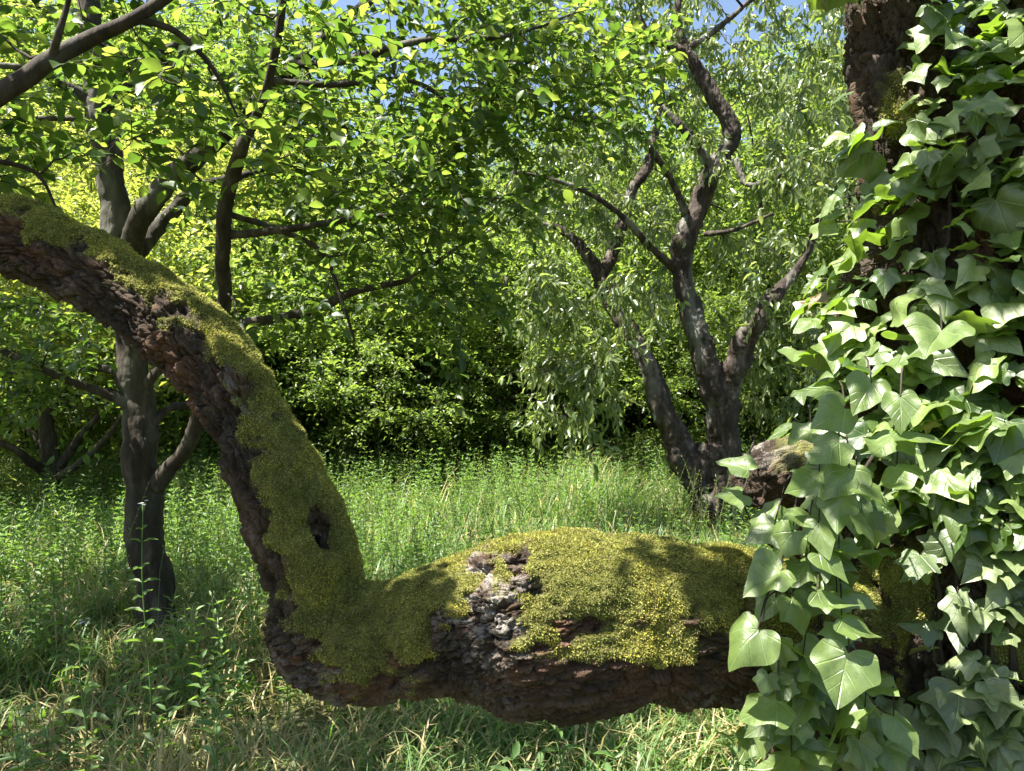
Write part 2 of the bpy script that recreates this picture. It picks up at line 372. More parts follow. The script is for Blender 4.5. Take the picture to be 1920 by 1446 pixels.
def field_points(n, y0, y1, power=1.0, spread=.78, rng=RNG):
    u = rng.random(n)
    y = (y0**(2-power)+u*(y1**(2-power)-y0**(2-power)))**(1/(2-power)) if power < 2 else y0*(y1/y0)**u
    x = (rng.random(n)*2-1)*spread*(y+1.0)
    return x, y
def clump(x, y, s, seed):
    return vnoise(np.stack([x*s, y*s, np.zeros_like(x)], -1), seed)
def make_grass():
    rng = np.random.default_rng(11); x, y = field_points(250000, 1.6, 15, 1.15, rng=rng)
    c = clump(x, y, 1.3, 5)+.6*clump(x, y, 3.7, 6)
    keep = (rng.random(len(x)) < np.clip(.62+.5*c, .12, 1)); x, y, c = x[keep], y[keep], c[keep]; N = len(x)
    tall = np.clip((y-5.0)/3, 0, 1)
    h = (.15+.18*rng.random(N)+tall*(.18+.30*rng.random(N)))*(1+.35*c)*np.where(rng.random(N) < .3, .5, 1)*np.where((y > 3.2) & (y < 4.4) & (x > -2.3) & (x < -1.6), .6, 1)
    wd = (.0022+.0028*rng.random(N))*(1+.06*y)
    ph = rng.random(N)*6.283; bend = .25+.95*rng.random(N)
    dryness = np.clip(.06+.36*rng.random(N)+np.where(rng.random(N) < .22+.60*np.clip(clump(x, y, .8, 9)*1.2+.15, 0, 1)*np.clip((6.0-y)/3, 0.0, 1), .35+.4*rng.random(N), 0), 0, 1)
    b = np.stack([x, y, gz(x, y)-.01], -1); d = np.stack([np.cos(ph), np.sin(ph), 0*ph], -1); s = np.stack([-np.sin(ph), np.cos(ph), 0*ph], -1)
    V = []
    for t, k in ((0, 1), (.4, .9), (.75, .6)):
        ctr = b+d*(h*bend*t*t*1.1)[:, None]+np.array([0, 0, 1])*(h*(t-.35*bend*t*t))[:, None]
        V += [ctr-s*(wd*k)[:, None], ctr+s*(wd*k)[:, None]]
    V.append(b+d*(h*bend*1.1)[:, None]+np.array([0, 0, 1])*(h*(1-.5*bend))[:, None])
    V = np.stack(V, 1).reshape(-1, 3); o = (np.arange(N)*7)[:, None]
    q = np.concatenate([o+np.array([[0, 1, 3, 2]]), o+np.array([[2, 3, 5, 4]])]); t3 = o+np.array([[4, 5, 6]])
    g = build('grass', (V, {4: q, 3: t3}), M['grass'], attrs={'dry': np.repeat(dryness, 7)})
    tag(g, 'long meadow grass, green with straw-coloured patches, covering the orchard floor', 'grass', kind='stuff')
    # seed-head grass
    x, y = field_points(5000, 2.8, 13, .7, rng=rng); k = clump(x, y, .7, 21) > .0; x, y = x[k], y[k]; N = len(x)
    h = .55+.35*rng.random(N); b = np.stack([x, y, gz(x, y)], -1); ph = rng.random(N)*6.283; d = np.stack([np.cos(ph), np.sin(ph), 0*ph], -1)
    mb = MB(); m1 = b+d*(h*.05)[:, None]+np.array([0, 0, .6])*h[:, None]; e = b+d*(h*.2)[:, None]+np.array([0, 0, 1.])*h[:, None]
    twigs(mb, b, m1, e, .0014, .0009)
    for q in range(9):
        f = .72+.03*q; pp = m1+(e-m1)*((f-.6)/.4)[None] if False else m1+(e-m1)*min(1, .2+q*.09)
        a = norm(rng.normal(size=(N, 3))*.5+np.array([0, 0, .7])+d*.3)
        leaves(mb, LEAF_FAR, pp, a, rng.normal(size=(N, 3)), .018+.014*rng.random(N), .006)
    g = build('seed_grass', mb, M['grass'], attrs={'dry': np.full(mb.n, .50)})
    tag(g, 'pale feathery grass seed heads standing above the meadow', 'grass', kind='stuff')
make_grass()

def weed_geometry(mb, x, y, h, rng, leafL=.047, pairs=12, near=False):
    N = len(x); b = np.stack([x, y, gz(x, y)], -1); ph = rng.random(N)*6.283; lean = np.stack([np.cos(ph), np.sin(ph), 0*ph], -1)*(.12*rng.random(N))[:, None]
    m1 = b+(np.array([0, 0, .5])+lean*.3)*h[:, None]; e = b+(np.array([0, 0, 1.])+lean)*h[:, None]
    twigs(mb, b, m1, e, .0022, .001)
    for q in range(pairs):
        f = .22+.78*q/pairs; pp = np.where(f < .5, 1, 0)*(b+(m1-b)*(f*2))+np.where(f >= .5, 1, 0)*(m1+(e-m1)*(f*2-1))
        for sgn in (0, math.pi):
            an = ph+q*1.57+sgn+rng.normal(size=N)*.25
            a = np.stack([np.cos(an), np.sin(an), .35+.35*rng.normal(size=N)*.5+.5*(f-.4)], -1)
            L = leafL*(1.15-.65*abs(f-.45))*(.7+.6*rng.random(N))
            leaves(mb, LEAF_LANCE if near else LEAF_FAR, pp, a, np.array([0, 0, 1.])+rng.normal(size=(N, 3))*.3, L, L*.36)
    return e
def make_weeds():
    rng = np.random.default_rng(5); mb = MB()
    x, y = field_points(11500, 3.2, 14.5, .75, rng=rng); c = clump(x, y, .9, 31)
    k = (rng.random(len(x)) < np.clip(.55+.8*c, .1, 1)) & ((y > 5.2) | (rng.random(len(x)) < .22)); k &= ~((y > 2.9) & (y < 4.45) & (x > -2.35) & (x < -1.55)); x, y, c = x[k], y[k], c[k]
    h = (.42+.30*rng.random(len(x)))*(1+.2*c)*np.clip(.30+y/9, .5, 1.12)
    weed_geometry(mb, x, y, h, rng)
    g = build('weeds', mb, M['weed']); tag(g, 'leafy upright green weeds filling the meadow', 'weeds', kind='stuff')
make_weeds()
def make_low_weeds():
    rng = np.random.default_rng(8); mb = MB(); x, y = field_points(800, 2.0, 6.0, .9, rng=rng); c = clump(x, y, 1.6, 44); k = (c > .0) & ~((y > 2.9) & (y < 4.45) & (x > -2.35) & (x < -1.55)); x, y = x[k], y[k]
    weed_geometry(mb, x, y, .16+.30*rng.random(len(x)), rng, .062, 7, True)
    tag(build('low_weeds', mb, M['weed']), 'low broad-leaved weeds among the near grass', 'weeds', kind='stuff')
make_low_weeds()

# ------------------------------------------------------------------ tree growing
class Tree:
    """skeleton nodes with radii; everything in world space"""
    def __init__(s, seed): s.rng = np.random.default_rng(seed); s.n = np.zeros((0, 3)); s.r = np.zeros(0)
    def limb(s, pts, sides=12, span=5, rough=.15, mb=None, add=True, fine=0.):
        """pts: rows (x,y,z,r) world"""
        q = cat_rom(np.array(pts, float), span); q[:, 3] = np.maximum(q[:, 3], .0015)
        wob = fbm(q[:, :3]*6, 5+int(s.rng.integers(99)), 2)
        q[1:-1, :3] += (np.stack([wob, np.roll(wob, 3), np.roll(wob, 5)], -1)*q[:, 3:4]*.35)[1:-1]
        mb = mb or MB(); tube(mb, q[:, :3], q[:, 3], sides, rough, int(s.rng.integers(99)), True, fine)
        if add: s.n = np.vstack([s.n, q[:, :3]]); s.r = np.append(s.r, q[:, 3])
        return mb
    def fill(s, centers, mb, rmax=.02, droop=.06, up=.0):
        """connect every crown centre with the nearest wood; returns twig tip and direction"""
        rng = s.rng; root = s.n.mean(0); order = np.argsort(np.linalg.norm(centers-root, axis=1)); tips = []; dirs = []
        # keep nodes in a growing buffer
        buf = np.zeros((len(s.n)+len(centers)*6, 3)); br = np.zeros(len(buf)); k = len(s.n); buf[:k] = s.n; br[:k] = s.r
        for i in order:
            c = centers[i]; dd = np.linalg.norm(buf[:k]-c, axis=1)+np.where(buf[:k, 2] > c[2]+.3, .5, 0)
            j = int(np.argmin(dd)); a = buf[j]; d = dd[j]
            if d < .06: continue
            r0 = min(br[j]*.7, rmax, .004+.010*d); t = np.linspace(0, 1, 7)[:, None]
            side = rng.normal(size=3)*.13*d
            p = a+(c-a)*t+side*np.sin(t*np.pi)+np.array([0, 0, up*d])*np.sin(t*np.pi)-np.array([0, 0, droop*d])*t**2
            p[1:] += rng.normal(size=(6, 3))*.022*d
            rr = r0+(max(.0016, r0*.35)-r0)*t[:, 0]
            tube(mb, p, rr, 5, 0, 0, False)
            buf[k:k+6] = p[1:]; br[k:k+6] = rr[1:]; k += 6
            tips.append(p[-1]); dirs.append(norm(p[-1]-p[2]))
        return np.array(tips), np.array(dirs)
def sprays(tips, dirs, rng, wood, leaf, tmpl, nsub=6, nleaf=8, sub=.32, L=.075, asp=.62, mode='flat', jit=.35, hang_=.0):
    """sub-twigs at every tip, leaves along each sub-twig"""
    T = np.repeat(tips, nsub, 0); D = np.repeat(dirs, nsub, 0); N = len(T)
    if mode == 'flat':
        an = rng.normal(size=N)*1.25; c, s = np.cos(an)[:, None], np.sin(an)[:, None]
        Dh = D*np.array([1, 1, .35]); R = np.stack([Dh[:, 0], Dh[:, 1], Dh[:, 2]], -1)
        S_ = np.stack([-Dh[:, 1], Dh[:, 0], 0*Dh[:, 0]], -1); d = norm(R*c+S_*s+np.array([0, 0, 1])*rng.normal(size=(N, 1))*.28)
    else:
        d = norm(D*.5+rng.normal(size=(N, 3))*.75+np.array([0, 0, -.15-hang_]))
    ln = sub*(.5+.8*rng.random(N)); off = rng.normal(size=(N, 3))*sub*.12
    a = T+off*.3; e = a+d*ln[:, None]+np.array([0, 0, -1])*(ln*(.10+hang_*.6))[:, None]; m = (a+e)/2+np.array([0, 0, 1])*(ln*.07)[:, None]
    twigs(wood, a, m, e, .0022, .0010)
    for q in range(nleaf):
        f = (q+.6+rng.random(N)*.4)/nleaf; f = f[:, None]
        p = np.where(f < .5, a+(m-a)*f*2, m+(e-m)*(f*2-1))
        sd = np.cross(d, np.array([0, 0, 1.])); sd = norm(sd)*(1 if q % 2 else -1)
        if mode == 'flat':
            ax = d*.55+sd*.85+rng.normal(size=(N, 3))*jit+np.array([0, 0, -.18]); nr = np.array([0, 0, 1.])+rng.normal(size=(N, 3))*jit
        elif mode == 'hang':
            ax = d*.35+sd*.35+rng.normal(size=(N, 3))*.42+np.array([0, 0, -.75]); nr = rng.normal(size=(N, 3))+sd*.3+np.array([0, -.2, .5])
        else:
            ax = d*.5+sd*.6+rng.normal(size=(N, 3))*.5; nr = np.array([0, 0, .8])+rng.normal(size=(N, 3))*.6
        l_ = L*(.65+.6*rng.random(N)); leaves(leaf, tmpl, p, ax, nr, l_, l_*asp)
def px_limb(rows, dd=None):
    """rows (px,py,depth,r_px) -> (x,y,z,r)"""
    r = np.array(rows, float); p = P(r[:, 0], r[:, 1], r[:, 2]); return np.column_stack([p, r[:, 3]*r[:, 2]/F])
def px_centers(n, x, y, d, rng, dens=None):
    px = x[0]+(x[1]-x[0])*rng.random(n); py = y[0]+(y[1]-y[0])*rng.random(n); dp = d[0]+(d[1]-d[0])*rng.random(n)
    c = P(px, py, dp)
    if dens is not None:
        k = fbm(c*dens, 77, 2) > -.12; c = c[k]
    return c[c[:, 2] > .35]

CLEAR = [(x, y, 1.65, .34 if x < 1500 else .52) for x, y in ((860, 1130), (930, 1080), (1000, 1050), (1080, 1050), (1160, 1050), (1240, 1060), (1320, 1080), (1400, 1080), (1480, 1100), (1450, 1230), (1560, 1000), (1560, 1250),
          (1650, 850), (1650, 1350), (1750, 650), (1750, 950), (1850, 1150), (1700, 400), (1600, 600), (1650, 750), (1800, 800), (1800, 300), (1500, 820), (1700, 100), (1850, 500))] + \
        [(x, y, d, .22) for x, y, d in ((230, 470, 1.9), (430, 620, 1.8), (540, 910, 1.72), (830, 1080, 1.65), (240, 650, 4.2), (200, 330, 4.2), (340, 330, 4.1))] + \
        [(x, y, d, .5) for x, y, d in ((700, 920, 7.), (900, 900, 8.), (1100, 920, 8.), (800, 950, 6.), (1000, 960, 6.), (450, 950, 6.), (520, 1330, 3.4), (480, 1150, 4.), (1000, 1400, 3.1), (1250, 1400, 3.1))]
def open_to_sun(c, lst=None):
    """gaps cut into the canopy so chosen spots stay sunlit: no leaf cluster on these lines to the sun"""
    for x, y, d, rr in (CLEAR if lst is None else lst):
        rel = c-P(x, y, d); al = rel @ S; c = c[(np.linalg.norm(rel-al[:, None]*S, axis=1) > rr) | (al < .5)]
    return c

# ---- orchard tree on the left
def left_tree():
    T = Tree(21); rng = T.rng
    base = P(300, 1214, 4.32); t = thing('orchard_tree', 'slender grey-brown orchard tree left of the arching mossy limb, its trunk passing behind it', 'tree', (base[0], base[1], 0))
    tr = px_limb([(306, 1262, 4.32, 60), (299, 1205, 4.32, 42), (290, 1120, 4.32, 37), (280, 1000, 4.32, 37), (272, 860, 4.32, 34), (255, 740, 4.32, 32), (243, 640, 4.32, 30), (222, 480, 4.3, 30), (203, 340, 4.3, 26), (185, 200, 4.3, 24), (172, 60, 4.3, 22), (160, -120, 4.3, 19), (170, -400, 4.3, 14), (190, -700, 4.3, 8)])
    tr[:, 3] *= .88
    hang(build('trunk', T.limb(tr, 48, 40, .16, fine=.22), M['bark_smooth']), t)
    L = [[(278, 925, 4.3, 17), (318, 880, 4.25, 14), (350, 835, 4.15, 14), (378, 765, 4.05, 13), (402, 670, 3.9, 13), (417, 580, 3.75, 12), (421, 460, 3.6, 12.5), (428, 360, 3.5, 12), (452, 285, 3.4, 12), (470, 240, 3.35, 9), (505, 150, 3.2, 8), (530, 10, 3.1, 7), (545, -150, 3.1, 5)],
         [(228, 520, 4.3, 19), (262, 420, 4.2, 19), (300, 355, 4.15, 19), (360, 300, 4.1, 18), (425, 245, 4.1, 16), (510, 165, 4.1, 12), (600, 80, 4.1, 9), (700, -10, 4.1, 9), (800, -150, 4.1, 6)],
         [(232, 500, 4.35, 15), (285, 440, 4.5, 14), (325, 395, 4.55, 13), (375, 352, 4.6, 10), (450, 330, 4.7, 6), (560, 300, 4.8, 3)],
         [(408, 640, 3.9, 9), (460, 605, 3.85, 9), (530, 596, 3.85, 8), (600, 578, 3.85, 8), (660, 548, 3.85, 7), (770, 522, 3.85, 5), (850, 470, 3.8, 3), (900, 440, 3.8, 2)],
         [(424, 443, 3.58, 8), (500, 435, 3.55, 7), (580, 424, 3.5, 6), (660, 410, 3.5, 5), (745, 402, 3.45, 3)],
         [(560, 120, 4.1, 8), (620, 118, 3.9, 7), (700, 100, 3.7, 7), (790, 76, 3.6, 6), (900, 72, 3.6, 5), (980, 60, 3.6, 3), (1090, 20, 3.6, 2)],
         [(500, 150, 3.2, 6), (620, 160, 3.2, 5), (760, 150, 3.3, 4), (860, 200, 3.3, 3)],
         [(425, 400, 3.55, 6), (520, 430, 3.7, 5), (600, 470, 3.7, 4), (640, 560, 3.7, 3), (665, 640, 3.7, 2)],
         [(180, 190, 4.3, 12), (120, 160, 4.2, 8), (60, 130, 4.1, 6), (-40, 120, 4.0, 4)],
         [(205, 205, 4.3, 10), (260, 130, 4.4, 9), (330, 85, 4.4, 7), (420, 60, 4.4, 4)],
         [(205, 225, 4.3, 6), (120, 222, 4.3, 5), (20, 226, 4.3, 4)],
         [(250, 760, 4.3, 14), (190, 735, 4.2, 8), (110, 705, 4.1, 7), (0, 655, 4.0, 6), (-120, 600, 4.0, 4)],
         [(262, 740, 4.3, 11), (300, 690, 4.3, 9), (340, 650, 4.4, 6)],
         [(240, 700, 4.3, 8), (170, 690, 4.5, 6), (60, 700, 4.7, 5), (-60, 690, 4.8, 3)],
         [(280, 800, 4.3, 9), (320, 765, 4.4, 7), (380, 760, 4.5, 5)]]
    for a in L: hang(build('limb', T.limb(px_limb(a), 20, 16, .22, fine=.25), M['bark_smooth']), t)
    c = np.vstack([px_centers(250, (380, 1000), (-120, 420), (2.9, 4.6), rng, 1.2), px_centers(95, (450, 900), (330, 640), (3.3, 4.8), rng, 1.2),
                   px_centers(120, (-250, 450), (-150, 330), (3.2, 5.4), rng, 1.2), px_centers(60, (-200, 200), (560, 760), (3.9, 5.2), rng),
                   px_centers(90, (-500, 1100), (-1100, -150), (2.6, 6.0), rng, 1.0), px_centers(36, (880, 1240), (20, 260), (3.3, 4.2), rng)])
    hi = c[:, 2] > 3.0; c = np.vstack([c[~hi], open_to_sun(c[hi])])
    cx, cy_ = proj(c); c = c[~((np.hypot(cx-350, cy_-310) < 85) | (np.hypot(cx-210, cy_-330) < 60)) | (c[:, 1] > 4.4)]
    wood, leaf = MB(), MB(); tips, dirs = T.fill(c, wood, .014)
    sprays(tips, dirs, rng, wood, leaf, LEAF_OVATE, 5, 9, .30, .060, .70, 'flat', .5)
    hang(build('branches', wood, M['bark_dark']), t); hang(build('crown', leaf, M['leaf_green']), t)
left_tree()

# ---- cherry
def cherry():
    T = Tree(33); rng = T.rng; D = 7.2
    b = P(1350, 1008, D); t = thing('cherry_tree', 'cherry tree with three forking dark stems and drooping narrow leaves, right of the clearing', 'tree', (b[0], b[1], 0))
    def R(rows): return px_limb([(x, y, D+(q[0] if q else 0), r*.82) for x, y, r, *q in rows])
    hang(build('trunk', T.limb(R([(1352, 1040, 66), (1348, 990, 52), (1340, 940, 48), (1338, 890, 47), (1345, 840, 40)]), 60, 30, .5, fine=.6), M['bark_cherry']), t)
    L = [[(1335, 925, 34), (1300, 880, 32), (1268, 835, 30), (1243, 775, 24), (1222, 700, 20, .1), (1185, 625, 19, .2), (1143, 560, 17, .3), (1120, 510, 16, .3), (1088, 465, 11, .3), (1050, 428, 7, .3), (1010, 420, 4, .3)],
         [(1355, 900, 36), (1358, 810, 34), (1345, 740, 32), (1320, 675, 27), (1302, 600, 24), (1278, 520, 23), (1284, 450, 22), (1312, 380, 21), (1345, 310, 20), (1372, 252, 20), (1345, 195, 16), (1308, 130, 13), (1285, 85, 10), (1268, 30, 8), (1290, -80, 6), (1300, -200, 4)],
         [(1352, 760, 28), (1370, 710, 26), (1395, 645, 23, -.1), (1425, 592, 20, -.2), (1462, 545, 14, -.2), (1505, 490, 9, -.2), (1540, 400, 6, -.2)],
         [(1128, 515, 13, .3), (1150, 470, 12, .4), (1172, 400, 12, .5), (1190, 350, 12, .5), (1215, 310, 10, .5), (1235, 220, 6, .5), (1245, 120, 4, .5)],
         [(1340, 318, 12), (1310, 280, 10, -.1), (1285, 245, 8, -.2), (1240, 200, 5, -.2)],
         [(1295, 100, 9), (1255, 85, 8), (1220, 70, 7), (1200, 30, 4)], [(1290, 90, 8), (1330, 65, 7), (1380, 25, 5), (1440, -30, 4)],
         [(1266, 505, 9), (1215, 460, 7, -.3), (1165, 405, 6, -.5), (1100, 360, 5, -.7), (1030, 335, 4, -.8), (960, 322, 3, -.8)],
         [(1288, 405, 8), (1262, 345, 6, -.2), (1215, 275, 6, -.5), (1150, 235, 5, -.7), (1080, 220, 4, -.8), (1000, 235, 3, -.8)],
         [(1380, 300, 6, -.1), (1400, 345, 5, -.2), (1450, 335, 4, -.3), (1510, 300, 3, -.3)],
         [(1320, 440, 6, -.1), (1380, 430, 4, -.3), (1450, 400, 3, -.4)]]
    for a in L: hang(build('limb', T.limb(R(a), 40, 30, .4, fine=.55), M['bark_cherry']), t)
    c = np.vstack([px_centers(430, (930, 1680), (-60, 420), (6.2, 9.2), rng, 1.1), px_centers(120, (980, 1560), (380, 600), (6.2, 9.0), rng, 1.1),
                   px_centers(70, (1000, 1240), (500, 790), (6.2, 7.0), rng), px_centers(36, (1380, 1600), (560, 760), (7.2, 8.6), rng), px_centers(70, (1080, 1340), (-60, 170), (7.0, 9.0), rng),
                   px_centers(130, (820, 1750), (-700, -60), (5.8, 9.4), rng, .9)])
    hi = c[:, 2] > 4.8; c = np.vstack([c[~hi], open_to_sun(c[hi])])
    cpx, cpy = proj(c); keep = np.ones(len(c), bool)
    for a in L[:4]:
        q = cat_rom(np.array([k_[:2] for k_ in a], float), 6); dist = np.sqrt(((np.stack([cpx, cpy], -1)[:, None]-q[None])**2).sum(-1)).min(1)
        keep &= ~((dist < 52) & (c[:, 1] < 7.7) & (rng.random(len(c)) < .72))
    keep &= ~((cpx > 1170) & (cpx < 1330) & (cpy > 640) & (c[:, 1] < 7.5)); c = c[keep]
    wood, leaf = MB(), MB(); tips, dirs = T.fill(c, wood, .016, .12)
    sprays(tips, dirs, rng, wood, leaf, LEAF_LANCE, 7, 8, .26, .088, .38, 'hang', .4, .25)
    hang(build('branches', wood, M['bark_dark']), t); hang(build('crown', leaf, M['leaf_cherry']), t)
cherry()

# ---- background orchard trees and shrubs: three grown once, then copied
def bg_tree(name, seed, h, rad, trunk_r, matl, mode, nc, L, label, cat, group, forks=4, low=1.1):
    T = Tree(seed); rng = T.rng; t = thing(name, label, cat, (0, 0, 0), group)
    fk = low*.8+.2; lean = rng.normal(size=2)*.15
    trunk = T.limb([(0, 0, -.1, trunk_r*1.4), (0.02, 0, .25, trunk_r), (lean[0]*.5, lean[1]*.5, fk*.7, trunk_r*.9), (lean[0], lean[1], fk, trunk_r*.8)], 12, 6, .2)
    for k in range(forks):
        an = k*6.283/forks+rng.random()*.8; o = np.array([math.cos(an), math.sin(an)])
        pts = [(lean[0], lean[1], fk*.95, trunk_r*.6)]
        for q in (.25, .5, .75, 1):
            xy = lean+o*rad*.6*q**.8+rng.normal(size=2)*.12; pts.append((xy[0], xy[1], fk+(h*.8-fk)*q*(.9+.2*rng.random()), trunk_r*.55*(1-q*.8)))
        T.limb(pts, 8, 5, .2, trunk)
    c = rng.normal(size=(nc*3, 3)); c = norm(c)*(rng.random((nc*3, 1))**.36)
    c = c*np.array([rad, rad, (h-low)/2])+np.array([lean[0], lean[1], (h+low)/2]); c = c[fbm(c*.9, seed, 2) > -.15][:nc]
    wood, leaf = MB(), MB(); tips, dirs = T.fill(c, trunk, .02)
    sprays(tips, dirs, rng, trunk, leaf, LEAF_FAR, 8, 9, .42, L, .62 if mode != 'hang' else .34, mode, .5, .4)
    build('trunk', trunk, M['bark_dark'], t); build('crown', leaf, M[matl], t); return t
def copy_tree(root, loc, rz, sc, label=None, group=None):
    r = root.copy(); COL.objects.link(r); r.location = loc; r.rotation_euler = (0, 0, rz); r.scale = (sc,)*3
    for ch in root.children:
        c = ch.copy(); COL.objects.link(c); c.parent = r
    if label: r['label'] = label
    if group: r['group'] = group
    return r
G1 = 'orchard trees behind the clearing'
A = bg_tree('orchard_tree', 41, 5.6, 2.3, .11, 'leaf_yel', 'flat', 400, .075, 'x', 'tree', G1, low=.6)
B = bg_tree('orchard_tree', 42, 6.2, 2.5, .12, 'leaf_bg', 'any', 430, .085, 'x', 'tree', G1, low=.6)
Cc = bg_tree('woodland_tree', 43, 9.5, 3.2, .16, 'leaf_bg', 'any', 620, .12, 'x', 'tree', 'tall dark trees closing the view', low=1.5)
Dd = bg_tree('shrub', 44, 3.0, 1.6, .04, 'leaf_bg', 'flat', 290, .072, 'x', 'shrub', 'shrubs at the far edge of the meadow', 6, .25)
E = bg_tree('dark_shrub', 45, 2.4, 1.6, .04, 'leaf_dark', 'any', 150, .08, 'x', 'shrub', 'dark shrubs in the shade at the far edge of the meadow', 6, .2)
used = set()
def put(src, px, d, rz, sc, label):
    x = (px-W0/2)/F*d; loc = (x, d, float(gz(np.array(x), np.array(float(d)))))
    if id(src) not in used:
        used.add(id(src)); src.location = loc; src.rotation_euler = (0, 0, rz); src.scale = (sc,)*3; src['label'] = label; return src
    return copy_tree(src, loc, rz, sc, label)
def far_tree(label, d, trunk_rows, limb_rows, cregs, seed, matl='leaf_bg'):
    T = Tree(seed); rng = T.rng; x = (trunk_rows[0][0]-W0/2)/F*d; t = thing('orchard_tree', label, 'tree', (x, d, 0), G1)
    def R(rows): return px_limb([(a, b, d+(q[0] if q else 0), rr) for a, b, rr, *q in rows])
    tr_ = R(trunk_rows); tr_ = np.vstack([[tr_[0, 0], tr_[0, 1], 0, tr_[0, 3]*1.3], tr_])
    hang(build('trunk', T.limb(tr_, 16, 10, .25, fine=.3), M['bark_smooth']), t)
    for a in limb_rows: hang(build('limb', T.limb(R(a), 10, 8, .2), M['bark_smooth']), t)
    c = np.vstack([px_centers(n, xr, yr, (d+dr[0], d+dr[1]), rng) for n, xr, yr, dr in cregs]); wood, leaf = MB(), MB(); tips, dirs = T.fill(c, wood, .012)
    sprays(tips, dirs, rng, wood, leaf, LEAF_FAR, 6, 8, .34, .075, .62, 'flat', .5)
    hang(build('branches', wood, M['bark_smooth']), t); hang(build('crown', leaf, M[matl]), t)
far_tree('little tree with bare pale limbs spreading low above the grass at the far left', 7.8,
    [(98, 905, 17), (94, 850, 15), (88, 790, 13), (80, 720, 10), (70, 640, 7)],
    [[(96, 895, 11), (60, 868, 9, -.2), (20, 838, 7, -.4), (-60, 815, 5, -.5)], [(98, 888, 10), (128, 850, 8), (165, 800, 6, -.2), (215, 745, 4, -.3)], [(94, 845, 8), (50, 800, 6, .2), (0, 785, 4, .2)],
     [(100, 900, 9), (150, 868, 7, -.3), (200, 820, 5, -.4), (240, 760, 3, -.5)], [(90, 800, 7), (120, 740, 5, .1), (160, 690, 3, .2)], [(88, 780, 6), (40, 730, 5), (0, 700, 3)]],
    [(110, (-150, 420), (420, 730), (-.9, 1.2)), (30, (-150, 150), (700, 800), (.3, 1.2))], 61, 'leaf_yel')
far_tree('thin-stemmed leaning tree at the far middle of the clearing', 10.0,
    [(952, 860, 13), (946, 800, 12), (935, 740, 10), (930, 680, 8), (940, 600, 6), (950, 520, 4)],
    [[(860, 840, 8, .1), (890, 800, 9), (912, 750, 8), (925, 690, 6), (945, 650, 4)], [(935, 745, 5), (975, 745, 4, -.2), (1020, 738, 2, -.3)], [(940, 620, 5), (1000, 560, 4), (1060, 520, 2)], [(932, 690, 4), (890, 640, 3), (850, 600, 2)]],
    [(120, (820, 1120), (430, 690), (-.6, 1.0)), (20, (820, 920), (680, 780), (-.2, .6))], 62)
far_tree('slender pale-stemmed tree at the left end of the clearing', 9.6,
    [(790, 840, 12), (770, 780, 12), (748, 700, 11), (735, 640, 9), (728, 570, 7), (735, 480, 4)],
    [[(765, 770, 6), (720, 740, 5), (680, 700, 3, -.2)], [(745, 690, 5), (790, 630, 4), (830, 590, 2)], [(735, 620, 5), (690, 560, 4), (650, 520, 2)]],
    [(130, (590, 880), (420, 680), (-.7, 1.0)), (40, (600, 760), (680, 790), (-.5, .6))], 63)
# each entry: column in the photo, distance, turn, scale, where it stands
for px, d, rz, sc, lab in [
    (60, 11.2, 0, .9, 'pale-leaved orchard tree behind the little bare-limbed tree at the left'),
    (430, 11.8, 1.0, 1.0, 'pale green orchard tree right behind the slender trunk and the arch of the mossy limb'),
    (-180, 7.6, 2, 1, 'pale green orchard tree cut by the left edge of the photo'),
    (600, 13.4, 3.0, 1.0, 'pale green orchard tree behind the elbow of the mossy limb, left of the clearing'),
    (240, 14, 4.1, 1.1, 'yellow-green orchard tree in the second row, directly behind the slender trunk'),
    (-80, 12.5, 5, 1.1, 'yellow-green orchard tree in the second row at the far left'),
    (500, 16, .5, 1.15, 'yellow-green orchard tree in the second row, between the slender trunk and the clearing'),
    (850, 17, 2.2, 1.05, 'yellow-green orchard tree in the second row, behind the middle of the clearing')]: put(A, px, d, rz, sc, lab)
for px, d, rz, sc, lab in [
    (945, 13.2, .3, .95, 'fresh green orchard tree with thin stems at the far middle of the clearing'),
    (760, 14, 1.3, 1.0, 'fresh green orchard tree at the left end of the clearing'),
    (1180, 13.8, 2.4, 1.0, 'fresh green orchard tree seen behind the left stem of the cherry'),
    (1480, 11.5, 3.6, 1.0, 'fresh green orchard tree between the cherry and the ivy-clad trunk'),
    (1750, 10.5, 4.2, 1.0, 'fresh green orchard tree hidden for the most part behind the ivy'),
    (1340, 14.5, .9, 1.1, 'fresh green orchard tree in the second row, straight behind the cherry trunk'),
    (1030, 17, 2.9, 1.1, 'fresh green orchard tree in the second row, between the clearing and the cherry'),
    (1620, 15, 1.9, 1.1, 'fresh green orchard tree in the second row, beside the edge of the ivy')]: put(B, px, d, rz, sc, lab)
for px, d, rz, sc, lab in [
    (-300, 18, 0, 1, 'tall woodland tree at the far left, behind the pale orchard trees'),
    (100, 20, 1, 1.3, 'tall woodland tree showing to the left of the slender trunk'),
    (480, 21, 2, 1.2, 'tall woodland tree showing over the arch of the mossy limb'),
    (1200, 21, 4, .8, 'tall woodland tree showing through the left half of the cherry crown'),
    (1560, 20, 5, 1.1, 'tall woodland tree showing between the cherry and the ivy'),
    (1950, 18, 6, 1, 'tall woodland tree behind the ivy-clad trunk'),
    (300, 26, .5, 1.5, 'farthest tall tree behind the slender trunk'),
    (780, 26, 1.5, .9, 'farthest tall tree beyond the middle of the clearing, below the sky gap'),
    (1400, 28, 3.5, 1.0, 'farthest tall tree beyond the cherry'),
    (1030, 27, 2.5, .8, 'lowest of the far tall trees, between the clearing and the cherry')]: put(Cc, px, d, rz, sc, lab)
